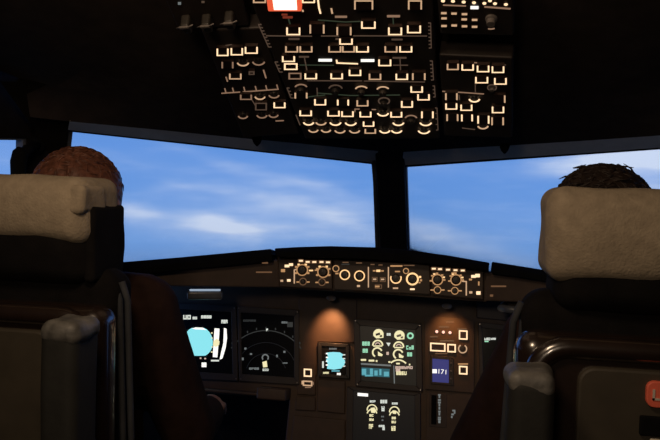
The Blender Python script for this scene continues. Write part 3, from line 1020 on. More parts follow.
glyphs(nd, 249.5, 320.6, 13, 2, 'white0', 5); glyphs(nd, 284.5, 322.4, 6, 2, 'white1', 3); dq(nd, 290, 324.6, 5.5, 5, 'white0', 'text_block')
glyphs(nd, 254, 368.6, 10, 2.2, 'white1', 4); glyphs(nd, 265.5, 369.8, 6, 2.2, 'white2', 3)

# standby instrument
sb = display(((317.5, 342), (349, 344), (349.5, 379), (318.5, 377)), ((321.5, 346), (345.5, 347.6), (346, 375.5), (322, 374)), 'standby_instrument',
             'small square standby instrument glowing plain cyan right of the buttons', thick=0.014, m_bezel='knob', screw=False)
SN_old = SN
SN = 0.0108
dpoly(sb, ((326.6, 352.6), (333, 352), (340, 352.4), (343.4, 354.6), (341.6, 357), (345, 360.6), (344.4, 364.6), (341, 368.5), (334, 369.6), (327, 368.8), (327.8, 364), (326.2, 360), (328, 356.6)), 'cyan', 'attitude_window')
for y in (353.6, 357.4, 361.2, 365):
    dq(sb, 327, y, 2.2, 1.4, 'white', 'tick'); dq(sb, 344, y + 1.2, 2.4, 1.2, 'white2', 'tick')
dq(sb, 323, 364.6, 1.6, 6.6, 'white2', 'speed_tape'); dq(sb, 335.6, 370.9, 8, 1.4, 'cyan2'); glyphs(sb, 326, 372.8, 6, 1.8, 'yellow', 3); glyphs(sb, 338.8, 374, 4, 2.2, 'white', 2); glyphs(sb, 333, 348.8, 8, 1.6, 'white1', 4)
SN = SN_old

# upper engine display
ew = display(((353.5, 318.5), (421.5, 323.5), (422.5, 392), (355.5, 386)), ((359.8, 325.5), (415.5, 330), (416.2, 386), (361.3, 380.5)), 'flight_display',
             'brightest centre screen with pairs of pale dials above a cyan block', m_screen='scr_grey')
for (x, y) in ((378.4, 334.2), (399.4, 335.6)):
    dpoly(ew, [(x + 5.2 * math.cos(D2R(a)), y + 5.2 * math.sin(D2R(a))) for a in range(160, 385, 15)] + [(x + 5, y + 3.6), (x - 2, y + 4.2)], 'yellow', 'dial')
    MB().prism([MP.hit(*p, SN + 0.001) for p in ((x - 3, y - 0.4), (x + 1.4, y - 1.8), (x + 2, y + 0.6), (x - 2.4, y + 1.6))], SN + 0.0006, SN + 0.0014).build('needle', 'screen', ew)
    MB().prism([MP.hit(*p, SN + 0.001) for p in ((x + 1.2, y + 1.2), (x + 3.6, y + 0.6), (x + 3.8, y + 2.6), (x + 1.4, y + 3))], SN + 0.0006, SN + 0.0014).build('needle', 'screen', ew)
for (x, y) in ((377.7, 345.2), (398.7, 346.8)):
    darc(ew, x, y, 4.8, 175, 365, 1.5, 'yellow')
    darc(ew, x, y, 2.4, 190, 350, 1.0, 'pink')
    dq(ew, x, y + 0.8, 9, 1.2, 'yellow', 'value')
for (x, y) in ((377.3, 352.4), (398.2, 354.2)):
    darc(ew, x, y, 4.6, 120, 340, 1.5, 'yellow')
    dpoly(ew, ((x + 0.6, y - 1), (x + 3, y + 0.6), (x + 5.6, y + 2.2), (x + 4.6, y + 3.8), (x + 0.8, y + 3.4)), 'yellow', 'value')
glyphs(ew, 388.7, 334.4, 4.2, 2.6, 'white2', 2); dpoly(ew, ((386.2, 342.6), (390.6, 342.9), (388.6, 346.4)), 'white2'); dq(ew, 387.6, 353.4, 2.4, 3, 'pink')
glyphs(ew, 366, 343.6, 7.8, 4, 'green', 3); glyphs(ew, 365.2, 350.7, 5.4, 4, 'green', 2); glyphs(ew, 410, 347.5, 7.8, 4, 'green', 3); glyphs(ew, 409.6, 354.4, 5.2, 4, 'green', 2)
darc(ew, 410.3, 335.8, 2.6, 0, 360, 1.6, 'green', 'dial')
dq(ew, 363.4, 359.9, 5.4, 1.8, 'yellow', 'value'); dq(ew, 371.5, 360.6, 5.6, 1.8, 'yellow', 'value'); dq(ew, 376.6, 361, 1.6, 1.8, 'yellow', 'value')
darc(ew, 398.2, 370.5, 10.5, 226, 318, 1.4, 'yellow')
dq(ew, 389.4, 362, 2, 1.6, 'yellow', 'value'); dq(ew, 398, 363.6, 3.6, 1.6, 'yellow', 'value'); dq(ew, 409.6, 364.6, 1.4, 1.6, 'yellow', 'value')
line_px(MP, ew, [(360.8, 363.8), (391, 365.6)], 1.6, 'white1', 'divider_line', SN)
line_px(MP, ew, [(393.8, 365.5), (394.4, 383.5)], 1.0, 'white1', 'divider_line', SN)
dpoly(ew, ((361.6, 367.4), (389.6, 369), (389.6, 377.4), (361.8, 375.8)), 'scr_teal', 'memo_block')
for (x, y, w, h) in ((364, 371.8, 4.4, 6), (371.4, 371.6, 3, 6), (376, 373, 3.2, 5), (380.4, 372.2, 2, 6), (386.4, 374, 5, 4.6), (369, 375.6, 8, 1.6)):
    MB().prism([MP.hit(*p, SN + 0.001) for p in ((x - w / 2, y - h / 2), (x + w / 2, y - h / 2), (x + w / 2, y + h / 2), (x - w / 2, y + h / 2))], SN + 0.0006, SN + 0.0014).build('memo_text', 'cyan2', ew)
glyphs(ew, 404, 367.6, 17.6, 2.8, 'pink', 6); glyphs(ew, 401.4, 373.2, 10.6, 3.6, 'yellow', 4); dq(ew, 398, 370.4, 4.4, 2.6, 'pink')

# lower system display
sd = display(((347, 386.5), (420.5, 392.8), (420.5, 470), (346, 463)), ((353.5, 390.3), (414.5, 395.8), (415, 462), (352.5, 456)), 'flight_display',
             'lower centre screen with one white bar and two small arcs', m_screen='scr_blue', screw=False)
dpoly(sd, ((357.6, 392.8), (368, 393.6), (368, 396.6), (357.6, 395.8)), 'white', 'title_bar')
for (x, y) in ((372, 409.6), (394.4, 411.6)):
    darc(sd, x, y, 4.8, 170, 370, 1.1, 'yellow')
    darc(sd, x, y + 4.6, 4.8, 190, 350, 1.2, 'yellow')
dpoly(sd, ((370.6, 408), (374.4, 407.4), (376.2, 410.4), (374.8, 413), (371.2, 412.6)), 'yellow', 'dial'); dpoly(sd, ((392.6, 410.4), (396, 410.6), (396, 414), (392.8, 413.6)), 'yellow', 'dial')
for (x, y, w, h, k, m) in ((372.7, 401.4, 6, 2, 3, 'white2'), (394.8, 403.5, 6, 2, 3, 'white2'), (383.7, 401.6, 7, 3.4, 3, 'white2'), (383, 408.7, 3.4, 5, 1, 'white2'), (382.5, 416.6, 3, 1.4, 2, 'white1'), (382.5, 420.2, 2, 1.4, 1, 'white1'),
                           (371.5, 415.4, 4.4, 2.4, 2, 'yellow'), (371.5, 419.6, 4.6, 2.4, 2, 'yellow'), (371, 426.4, 4.4, 4.6, 2, 'yellow'), (393.7, 418, 4.4, 2.4, 2, 'yellow'), (393.7, 422, 4.6, 2.4, 2, 'yellow'), (393.4, 428.4, 4.4, 4.6, 2, 'yellow'),
                           (381.6, 426, 6, 2, 3, 'white2'), (383.6, 428.6, 2.6, 3, 1, 'white2')):
    glyphs(sd, x, y, w, h, m, k)

# first officer's screen, mostly behind the sleeve
fo = display(((478, 322), (543, 329), (545, 399), (480, 392)), ((482, 328), (538, 334), (540, 393), (484, 387)), 'flight_display',
             'black screen beside the right sleeve with one tiny pale caption')
glyphs(fo, 487.2, 339, 5.8, 2.6, 'white2', 3); glyphs(fo, 493.2, 338.8, 5.4, 2, 'white2', 3); dq(fo, 486.6, 341.4, 4, 1.2, 'green')

# small panel with two square lit buttons
sp = thing('switch_panel', 'narrow panel with two lit square buttons left of the standby instrument', 'control panel', MP)
MB().prism([MP.hit(*p) for p in ((298.5, 362), (316, 363), (315.5, 395), (297.5, 394))], -0.003, 0.006).build('panel_plate', 'panel', sp, bevel=0.001)
SPF = Frame(MP.w(0, 0, 0.006), MP.u, MP.v)


def mbutton(parent, x, y, w, h, m, th=1.4, name='pushbutton', base=0.006):
    n = base + 0.006
    hw, hh, i = w / 2, h / 2, th / 2
    P = lambda a, b: MP.hit(x + a, y + b + a * 0.05, n)
    o = MB().prism([P(-hw, -hh), P(hw, -hh), P(hw, hh), P(-hw, hh)], base - 0.001, n).build(name, 'cap', parent)
    s = px_scale(MP, x, y, n)
    MB().strip([P(-hw + i, -hh + i), P(hw - i, -hh + i), P(hw - i, hh - i), P(-hw + i, hh - i)], th * s, n - 0.0004, n + 0.0008, True).build('lit_edge', m, o)
    return o


mbutton(sp, 307.8, 372.8, 8, 8, 'lit3', 1.3)
mbutton(sp, 307.6, 383.4, 9.5, 5.4, 'lit2', 1.3)
quad_px(MP, sp, 302.6, 382.6, 2, 3.6, 'lit2', 'legend', 0.0068); quad_px(MP, sp, 312.6, 383.4, 2, 3, 'lit1', 'legend', 0.0068); quad_px(MP, sp, 308, 387.4, 6, 1, 'lit1', 'legend', 0.0068)

# landing gear panel
gp = thing('gear_panel', 'landing gear panel with three small red lamps and lit square buttons', 'control panel', MP)
MB().prism([MP.hit(*p) for p in ((424.5, 316), (474, 320), (474, 393), (425, 389))], -0.003, 0.006).build('panel_plate', 'panel', gp, bevel=0.001)
for (x, y) in ((436.8, 331.6), (443.4, 332.1), (450, 332.6)):
    u, v = MP.hit(x, y, 0.007)
    s = px_scale(MP, x, y, 0.007)
    o = MB().lathe((u, v), [(2.4 * s, 0.005), (2.2 * s, 0.008)], 14).build('lamp_bezel', 'knob', gp)
    MB().lathe((u, v), [(1.5 * s, 0.008), (1.2 * s, 0.0092), (0.3 * s, 0.0098)], 14).build('lamp', 'dot', o)
mbutton(gp, 463.2, 335, 8.8, 9.4, 'lit3', 1.4)
mbutton(gp, 437.8, 347.2, 15.4, 8.6, 'lit3', 1.4)
mbutton(gp, 451.6, 348.2, 8.6, 8.4, 'lit3', 1.4)
mbutton(gp, 463.2, 370.2, 8.6, 8.6, 'lit3', 1.4)
u, v = MP.hit(462.6, 348.8, 0.008)
s = px_scale(MP, 462.6, 348.8, 0.008)
o = MB().lathe((u, v), [(3.4 * s, 0.005), (3 * s, 0.014), (1 * s, 0.0145)], 18).build('rotary_knob', 'knob', gp)
MB().strip([(u + 4.1 * s * math.cos(D2R(a)), v + 4.1 * s * math.sin(D2R(a))) for a in range(60, -241, -20)], 1.1 * s, 0.0055, 0.008).build('lit_ring', 'lit2', o)
for (x, y, w, h, m) in ((444, 327, 10, 1.2, 'amber1'), (450, 322, 8, 1.2, 'amber1'), (434, 336.8, 8, 1.2, 'amber1'), (447, 340.8, 14, 1.4, 'amber1'), (462, 329, 10, 1, 'amber1'), (463, 364, 10, 1.2, 'amber2'), (441, 353.6, 12, 1, 'amber1')):
    quad_px(MP, gp, x, y, w, h, m, 'legend', 0.0068)

# clock
ck = thing('clock', 'small clock with a deep blue face and white digits', 'clock', MP)
b = MB()
outer = [MP.hit(*p, 0.013) for p in ((430.5, 355.6), (453.6, 357.4), (453.6, 385.6), (430.5, 383.8))]
inner = [MP.hit(*p, 0.013) for p in ((432.4, 358.6), (448.8, 359.8), (448.8, 383), (432.4, 381.8))]
for i in range(4):
    j = (i + 1) % 4
    q = [outer[i], outer[j], inner[j], inner[i]]
    b.hexa([(*p, 0.004) for p in q] + [(*p, 0.013) for p in q])
b.build('bezel', 'bezel', ck, bevel=0.0008)
MB().prism(inner, 0.004, 0.010).build('clock_face', 'blue', ck)


def text_px(fr, parent, txt, px, py, hpx, m, n, name='digits', wfac=1.0):
    cu = bpy.data.curves.new(name, 'FONT')
    cu.body = txt
    cu.align_x = 'CENTER'
    cu.align_y = 'CENTER'
    cu.size = 1
    cu.extrude = 0.0
    to = bpy.data.objects.new('t', cu)
    COL.objects.link(to)
    dg = bpy.context.evaluated_depsgraph_get()
    dg.update()
    me = bpy.data.meshes.new_from_object(to.evaluated_get(dg))
    bpy.data.objects.remove(to)
    u, v = fr.hit(px, py, n)
    s = px_scale(fr, px, py, n)
    ys = [q.co.y for q in me.vertices]
    k = hpx * s / (max(ys) - min(ys))
    cy = (max(ys) + min(ys)) / 2
    for q in me.vertices:
        q.co = Vector((u + q.co.x * k * wfac, v + (q.co.y - cy) * k - q.co.x * k * 0.04, n))
    me.materials.clear()
    me.materials.append(M[m])
    o = bpy.data.objects.new(name, me)
    COL.objects.link(o)
    o.parent = parent
    sm = o.modifiers.new('Solid', 'SOLIDIFY')
    sm.thickness = 0.0006
    return o


quad_px(MP, ck, 434.6, 371.2, 4.6, 4, 'white', 'digits', 0.0108)
text_px(MP, ck, '171', 442.4, 371.7, 4.4, 'white', 0.0108, wfac=1.1)
for y in (363, 371, 378.6):
    u, v = MP.hit(451, y, 0.013)
    MB().lathe((u, v), [(0.0030, 0.012), (0.0026, 0.017)], 12).build('clock_button', 'gknob', ck)

# vertical slot indicator
sl = thing('slot_indicator', 'tall black slot with a pale vertical scale beneath the clock', 'indicator', MP)
MB().prism([MP.hit(*p) for p in ((427, 391), (474.5, 395), (474, 470), (425.5, 466))], -0.003, 0.004).build('panel_plate', 'panel', sl, bevel=0.001)
MB().prism([MP.hit(*p, 0.006) for p in ((429.8, 392.6), (446.8, 394.2), (446.4, 428), (429.2, 426.4))], 0.002, 0.006).build('slot_plate', 'fcu', sl, bevel=0.001)
MB().prism([MP.hit(*p, 0.0068) for p in ((431.4, 395), (436.6, 395.4), (436.4, 424.6), (431.2, 424.2))], 0.004, 0.0068).build('slot', 'black', sl)
b = MB()
rnd = random.Random(3)
y = 394.8
while y < 425:
    h = rnd.choice((1.2, 1.8, 2.6))
    w = rnd.choice((1.6, 2.2, 2.8))
    b.prism([MP.hit(439.4 + sx * w / 2, y + sy * h / 2, 0.0068) for sx, sy in ((-1, -1), (1, -1), (1, 1), (-1, 1))], 0.006, 0.0074)
    y += h + 0.7
b.build('scale', 'white1', sl)
for (x, y, w, h) in ((453.8, 410.6, 3, 1.6), (454.6, 412.4, 1.6, 2.6), (452.6, 414.4, 2.6, 1.8), (451.8, 417, 1.6, 2)):
    quad_px(MP, sl, x, y, w, h, 'white1', 'legend', 0.0052)

# slim bar under the left end of the glareshield, sheen painted as emission
ls = thing('sheen_bar', 'slim bar with a painted pale blue sheen under the left end of the glareshield', 'lamp', GL)
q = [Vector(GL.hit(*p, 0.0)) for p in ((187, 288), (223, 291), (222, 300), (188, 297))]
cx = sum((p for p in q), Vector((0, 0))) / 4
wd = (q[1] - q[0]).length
MB().rbox((cx.x, cx.y - 0.004, -0.02), (wd, 0.024, 0.04), 0.008, 4).build('bar_body', 'handle', ls, smooth=True)
MB().rbox((cx.x, cx.y + 0.010, -0.004), (wd * 0.86, 0.0045, 0.008), 0.002, 3).build('painted_sheen', 'barsheen', ls, smooth=True)
# smooth handle under the right end
q = [Vector(GR.hit(*p, 0.0)) for p in ((500, 302), (520, 306), (519, 317), (501, 313))]
cx = sum((p for p in q), Vector((0, 0))) / 4
wd = (q[1] - q[0]).length
gh = thing('grab_handle', 'smooth dark grey grab handle under the right end of the glareshield', 'handle', GR)
MB().tube([(cx.x - wd / 2, cx.y + 0.004, -0.04), (cx.x - wd / 2, cx.y, -0.01), (cx.x, cx.y, 0.0), (cx.x + wd / 2, cx.y, -0.01), (cx.x + wd / 2, cx.y + 0.004, -0.04)], 0.010, 12).build('grip', 'handle', gh, smooth=True)
MB().rbox((cx.x, cx.y, -0.045), (wd * 1.3, 0.03, 0.012), 0.004, 3).build('mount', 'bezel', gh, smooth=True)

# dark fitting on the post by the left side window
ft = thing('post_fitting', 'black barrel shaped fitting on the post by the left side window', 'lamp', SL)
u, v = SL.hit(20, 162, 0.05)
b = MB()
b.tube([(u - 0.004, v - 0.034, 0.05), (u - 0.005, v - 0.028, 0.05), (u - 0.004, v, 0.05), (u, v + 0.022, 0.05), (u + 0.004, v + 0.030, 0.05)], [0.012, 0.016, 0.018, 0.016, 0.010], 16)
b.build('fitting_barrel', 'black', ft, smooth=True)
MB().tube([(u, v + 0.012, 0.05), (u + 0.03, v + 0.030, 0.04), (u + 0.10, v + 0.045, 0.0)], 0.012, 10).build('fitting_arm', 'black', ft, smooth=True)
MB().lathe((u + 0.10, v + 0.045), [(0.022, -0.002), (0.022, 0.006), (0.014, 0.012)], 16).build('fitting_mount', 'black', ft)


# ------------------------------------------------------------------ seats
def make_seat(x, s, label, tagged):
    """s = +1 when the aisle side is to the right"""
    t = thing('pilot_seat', label, 'seat', loc=(x, 1.05, 0.0), group='pilot seats')
    Y = lambda y: y - 1.05
    # base, pan, cushions
    MB().rbox((0, Y(1.28), 0.02), (0.40, 0.46, 0.04), 0.01).build('seat_rail', 'black', t)
    MB().rbox((0, Y(1.28), 0.19), (0.20, 0.24, 0.32), 0.03).build('seat_base', 'shell', t, smooth=True)
    MB().rbox((0, Y(1.31), 0.385), (0.46, 0.50, 0.09), 0.03, 4).build('seat_cushion', 'darkcloth', t, smooth=True)
    MB().rbox((0, Y(1.075), 0.73), (0.335, 0.09, 0.64), 0.035, 5, 2, 0.006, 9).build('back_cushion', 'darkcloth', t, smooth=True)
    # moulded shell with a rolled rim
    sh = MB()
    sh.rbox((0, Y(1.005), 0.70), (0.365, 0.07, 0.60), 0.03, 6)
    sh = sh.build('back_shell', 'shell', t, smooth=True)
    rim = MB()
    zt, hw, yb = 0.985, 0.158, Y(0.972)
    path = [(-hw, yb, 0.46), (-hw, yb, zt - 0.05)]
    for k in range(7):
        a = math.pi - k / 6 * math.pi / 2
        path.append((-hw + 0.045 + 0.045 * math.cos(a), yb, zt - 0.045 + 0.045 * math.sin(a)))
    path += [(-px_, y_, z_) for px_, y_, z_ in path[::-1]]
    rim.tube(path, 0.0155, 12)
    rim.build('shell_rim', 'shell', sh, smooth=True)
    def rrect(cx_, cz_, w_, h_, r_):
        out_ = []
        for (sx, sz, a0) in ((1, 1, 0), (-1, 1, 90), (-1, -1, 180), (1, -1, 270)):
            for k in range(7):
                a = D2R(a0 + 15 * k)
                out_.append((cx_ + sx * (w_ / 2 - r_) + r_ * math.cos(a), cz_ + sz * (h_ / 2 - r_) + r_ * math.sin(a)))
        return out_

    def plate(pts, y0, y1, name, m, par, bev):
        b_ = MB()
        b_.loft([[(p[0], Y(y0), p[1]) for p in pts], [(p[0], Y(y1), p[1]) for p in pts]])
        return b_.build(name, m, par, bevel=bev)
    plate(rrect(0, 0.825, 0.205, 0.275, 0.022), 0.975, 0.961, 'back_panel', 'inset', t, 0.004)
    # head rest: dark pad, beige cover
    hr = MB().rbox((0, Y(1.066), 1.108), (0.262, 0.116, 0.166), 0.03, 6, 2, 0.003, 14, x * 9, 0.016).build('headrest', 'darkcloth', t, smooth=True)
    cv = MB()
    zb = 1.090 if not tagged else 1.066
    cv.rbox((-0.003 * s if not tagged else 0, Y(1.062), (1.2 + zb) / 2), (0.276 if not tagged else 0.286, 0.128, 1.2 - zb), 0.026, 6, 3, 0.003, 16, 3 + x * 5, 0.020)
    cv.build('headrest_cover', 'beige', hr, smooth=True)
    # crumpled fold where the cover is tucked in at the aisle end
    if not tagged:
        MB().rbox((0.116, Y(1.029), 1.163), (0.046, 0.078, 0.050), 0.012, 5, 3, 0.006, 20, 5.1).build('cover_fold', 'beige', hr, smooth=True)
    if not tagged:
        MB().rbox((0.132 * s, Y(1.073), 1.092), (0.018, 0.108, 0.122), 0.008, 4, 1, 0.003, 30).build('end_pad', 'darkcloth', hr, smooth=True)
    for dx in (-0.06, 0.06):
        MB().tube([(dx, Y(1.065), 0.98), (dx, Y(1.065), 1.06)], 0.008, 10).build('headrest_post', 'black', t, smooth=True)
    # armrest folded up on the aisle side
    za = 0.0 if s > 0 else -0.026
    ar = MB().rbox((0.170 * s, Y(0.905), 0.79 + za), (0.056, 0.072, 0.40), 0.016, 4, 1, 0.003, 20).build('armrest', 'arm', t, smooth=True)
    cp = MB()
    cp.rbox((0.170 * s, Y(0.905), 0.980 + za), (0.059, 0.075, 0.034), 0.015, 5, 3, 0.004, 32, x)
    cp.build('armrest_cap', 'armcap', ar, smooth=True)
    MB().tube([(0.170 * s, Y(0.93), 0.62), (0.165 * s, Y(1.0), 0.62)], 0.018, 12).build('armrest_hinge', 'black', t, smooth=True)
    # shoulder straps over the back cushion
    for k, dx in enumerate((0.10, -0.10)):
        pts = [(dx, Y(1.03), 1.055), (dx, Y(1.075), 1.068), (dx, Y(1.125), 1.05), (dx * 1.02, Y(1.13), 0.95)]
        m = MB()
        rows_ = [[(p[0] - 0.02, p[1], p[2]), (p[0] + 0.02, p[1], p[2]), (p[0] + 0.02, p[1] + 0.001, p[2] + 0.004), (p[0] - 0.02, p[1] + 0.001, p[2] + 0.004)] for p in pts]
        m.loft(rows_).build('shoulder_strap', 'strap', t)
    # piping down the aisle edge of the back cushion
    for dx in (0.166, 0.180):
        MB().tube([(dx * s * 0.94, Y(1.06), 1.03), (dx * s, Y(1.06), 1.0), (dx * s * 1.05, Y(1.06), 0.8), (dx * s * 1.10, Y(1.07), 0.5)], 0.0055, 8).build('piping', 'strap', t, smooth=True)
    if tagged:
        tg = plate(rrect(0.004, 0.934, 0.046, 0.034, 0.010), 0.962, 0.954, 'red_label', 'red', t, 0.0015)
        b = MB()
        b.box((-0.0105, Y(0.9535), 0.934), (0.0028, 0.0018, 0.014)).box((-0.0075, Y(0.9535), 0.9283), (0.0088, 0.0018, 0.0028))
        b.build('label_letter', 'pale', tg)
        sl_ = MB().rbox((0.012, Y(0.9575), 0.892), (0.075, 0.006, 0.026), 0.0025, 3).build('pocket_slot', 'black', t)
        MB().rbox((0.018, Y(0.956), 0.868), (0.060, 0.006, 0.016), 0.002, 2).build('pale_card', 'pale', t)
    return t


make_seat(-0.51, 1, 'left pilot seat with a beige covered headrest and crumpled cover corner', False)
make_seat(0.46, -1, 'right pilot seat with a beige covered headrest and red tag on its back', True)


# ------------------------------------------------------------------ crew
def make_person(cx, s, label, hair_m, head_c, hand_pos, headphones=False):
    """seated figure; s=+1: the arm towards the aisle is on the +x side"""
    base = Vector((cx, 1.25, 0.43))
    t = thing('person', label, 'person', loc=tuple(base), group='pilots')
    L = lambda p: Vector(p) - base
    H = Vector(head_c)
    hip = Vector((cx, 1.262, 0.535))
    chest = Vector((cx, 1.250, 0.86))
    neck = Vector((H.x * 0.6 + cx * 0.4, 1.250, 1.0 if s > 0 else 0.99))
    arms = {}
    for q in (1, -1):
        sh = Vector((cx + q * (0.165 if s > 0 else 0.15), 1.24, 0.945 if s > 0 else 0.93))
        if q == s:
            el = Vector((cx + q * (0.228 if s > 0 else 0.25), 1.32, 0.70))
            wr = Vector(hand_pos)
        else:
            el = Vector((cx + q * 0.25, 1.30, 0.69))
            wr = Vector((cx + q * 0.17, 1.50, 0.665))
        arms[q] = (sh, el, wr)
    legs = {}
    for q in (1, -1):
        legs[q] = (Vector((cx + q * 0.09, 1.26, 0.515)), Vector((cx + q * 0.13, 1.63, 0.545)), Vector((cx + q * 0.12, 1.74, 0.11)), Vector((cx + q * 0.13, 1.89, 0.04)))
    b = MB()
    cap = lambda p, q, r1, r2: b.capsule(L(p), L(q), r1, r2)
    # trunk
    b.ball(L(hip), (0.155, 0.115, 0.10))
    b.ball(L(hip + Vector((0, -0.01, 0.15))), (0.140, 0.105, 0.16))
    b.ball(L(chest), (0.165, 0.115, 0.17))
    b.ball(L(chest + Vector((0, 0, 0.07))), (0.165, 0.095, 0.075))
    cap(neck + Vector((0, 0, -0.05)), Vector((H.x, H.y - 0.01, H.z - 0.08)), 0.058, 0.054)
    for q in (1, -1):
        sh, el, wr = arms[q]
        cap(neck + Vector((q * 0.04, 0, -0.02)), sh + Vector((0, 0, 0.01)), 0.05, 0.055)
        cap(sh, el, 0.056, 0.043)
        cap(el, wr, 0.042, 0.028)
        # hand: palm, four unequal fingers, thumb from the side
        d = (Vector((0, 1, -0.12)) + Vector((-0.25 * q, 0, 0))).normalized()
        side = Vector((-q, 0, 0))
        side = (side - d * side.dot(d)).normalized()
        upv = Vector((0, 0, 1))
        pc = wr + d * 0.045
        cap(wr, pc, 0.026, 0.03)
        for k, (o_, ln, r_) in enumerate(((0.028, 0.072, 0.0085), (0.010, 0.080, 0.009), (-0.008, 0.074, 0.0085), (-0.026, 0.058, 0.0075))):
            k0 = wr + d * 0.07 + side * o_
            k1 = k0 + d * ln * 0.45 + Vector((0, 0, -0.004))
            k2 = k1 + d * ln * 0.30 + Vector((0, 0, -0.012))
            k3 = k2 + d * ln * 0.22 + Vector((0, 0, -0.014))
            cap(pc + side * o_ * 0.8, k0, 0.014, r_ * 1.15)
            cap(k0, k1, r_ * 1.1, r_)
            cap(k1, k2, r_, r_ * 0.92)
            cap(k2, k3, r_ * 0.92, r_ * 0.8)
        th0 = wr + d * 0.022 + side * 0.024
        th1 = th0 + d * 0.035 + side * 0.022 + Vector((0, 0, -0.008))
        th2 = th1 + d * 0.028 + side * 0.004 + Vector((0, 0, -0.008))
        cap(th0, th1, 0.013, 0.0105)
        cap(th1, th2, 0.0105, 0.0085)
        a, k, an, to = legs[q]
        cap(a, k, 0.085, 0.058)
        cap(k, an, 0.057, 0.038)
        cap(an + Vector((0, -0.02, -0.04)), to, 0.036, 0.03)
    # head: skull, jaw, nose, ears, brow, lips
    h = L(H)
    b.ball(h + Vector((0, -0.008, 0.03)), (0.074, 0.094, 0.082), 24)
    b.ball(h + Vector((0, 0.030, -0.04)), (0.055, 0.060, 0.070), 20)
    b.ball(h + Vector((0, 0.072, -0.088)), (0.026, 0.022, 0.022))
    b.capsule(h + Vector((0, 0.088, 0.012)), h + Vector((0, 0.106, -0.026)), 0.009, 0.014)
    for q in (1, -1):
        b.ball(h + Vector((q * 0.030, 0.078, 0.020)), (0.020, 0.012, 0.008))
        b.ball(h + Vector((q * 0.035, 0.068, -0.015)), (0.020, 0.018, 0.016))
        b.ball(h + Vector((q * 0.077, -0.004, -0.005)), (0.009, 0.020, 0.032))
    b.ball(h + Vector((0, 0.086, -0.055)), (0.022, 0.010, 0.010))
    body = b.build('body', 'skin', t, remesh=0.0045)
    for q in (1, -1):
        MB().ball(h + Vector((q * 0.031, 0.080, 0.004)), (0.0115, 0.009, 0.0085), 12).build('eye', 'collar', t, smooth=True)
    # jacket
    j = MB()
    jc = lambda p, q, r1, r2: j.capsule(L(p), L(q), r1, r2)
    j.ball(L(hip + Vector((0, -0.005, 0.06))), (0.168, 0.125, 0.10))
    j.ball(L(hip + Vector((0, -0.01, 0.17))), (0.158, 0.117, 0.17))
    j.ball(L(chest), (0.178, 0.125, 0.18))
    j.ball(L(chest + Vector((0, 0, 0.07))), (0.178, 0.105, 0.085))
    jc(neck + Vector((0, 0, -0.04)), neck + Vector((0, 0, -0.005)), 0.075, 0.066)
    for q in (1, -1):
        sh, el, wr = arms[q]
        jc(neck + Vector((q * 0.04, 0, -0.03)), sh + Vector((0, 0, 0.012)), 0.058, 0.066)
        jc(sh, el, 0.068, 0.056)
        jc(el, wr + (el - wr).normalized() * 0.03, 0.055, 0.042)
    j.build('jacket', 'jacket', t, remesh=0.007)
    MB().lathe(L(neck) .to_2d(), [(0.064, L(neck).z - 0.004), (0.066, L(neck).z + 0.02), (0.060, L(neck).z + 0.026), (0.057, L(neck).z + 0.02)], 24).build('collar', 'collar', t, smooth=True)
    tr = MB()
    tc = lambda p, q, r1, r2: tr.capsule(L(p), L(q), r1, r2)
    tr.ball(L(hip + Vector((0, 0, -0.01))), (0.165, 0.125, 0.10))
    for q in (1, -1):
        a, k, an, to = legs[q]
        tc(a, k, 0.096, 0.070)
        tc(k, an + Vector((0, 0, 0.03)), 0.069, 0.056)
    tr.build('trousers', 'trousers', t, remesh=0.008)
    for q in (1, -1):
        a, k, an, to = legs[q]
        m = MB()
        m.capsule(L(an + Vector((0, -0.03, -0.055))), L(to + Vector((0, 0.01, 0.0))), 0.045, 0.037)
        m.build('shoe', 'black', t, remesh=0.007)
    # hair: a cap over the skull with loose strands
    hb = MB()
    rnd = random.Random(11 + s)
    tt = bmesh.new()
    bmesh.ops.create_uvsphere(tt, u_segments=40, v_segments=28, radius=1)
    sc = Vector((0.082, 0.102, 0.090)) if s > 0 else Vector((0.088, 0.104, 0.094))
    for v in tt.verts:
        d = v.co.normalized()
        p = Vector((d.x * sc.x, d.y * sc.y, d.z * sc.z))
        p *= 1 + 0.018 * noise.noise(Vector((d.x * 6, d.y * 2, d.z * 6))) + (0.02 * noise.noise(d * 14) if s < 0 else 0.012 * math.sin(d.x * 40))
        # nape at the back stays low, forehead clear
        if p.y > 0.045 and p.z < 0.035:
            p.y = min(p.y, 0.045)
        if p.z < -0.055:
            p.z = -0.055
        v.co = p + h + Vector((0, -0.010, 0.032))
    me_ = bpy.data.meshes.new('t')
    tt.to_mesh(me_)
    tt.free()
    hb.bm.from_mesh(me_)
    nst = 420 if s > 0 else 650
    for i in range(nst):
        a = rnd.uniform(0, 2 * math.pi)
        e = rnd.uniform(0.0, 1.35)
        d = Vector((math.cos(a) * math.cos(e), math.sin(a) * math.cos(e) - 0.2, math.sin(e)))
        if d.y > 0.4 and d.z < 0.55:
            continue
        d.normalize()
        p0 = Vector((d.x * sc.x, d.y * sc.y, d.z * sc.z)) + h + Vector((0, -0.010, 0.032))
        tang = Vector((rnd.uniform(-1, 1), rnd.uniform(-0.6, 1), -0.4))
        tang = (tang - d * tang.dot(d)).normalized()
        ln = rnd.uniform(0.03, 0.06) if s > 0 else rnd.uniform(0.015, 0.04)
        lift = 0.0 if s > 0 else (0.55 if rnd.random() < 0.05 else 0.04)
        q1, q2 = p0 + tang * ln * 0.5, p0 + tang * ln
        cen = h + Vector((0, -0.010, 0.032))
        onto = lambda p, k: cen + (p - cen) / math.sqrt(sum(((p - cen)[i_] / sc[i_]) ** 2 for i_ in range(3))) * k
        pts = [p0 - d * 0.003, onto(q1, 1.008 + lift * 0.07), onto(q2, 1.0 + lift * 0.15)]
        hb.tube(pts, [0.0018, 0.0016, 0.0005], 5)
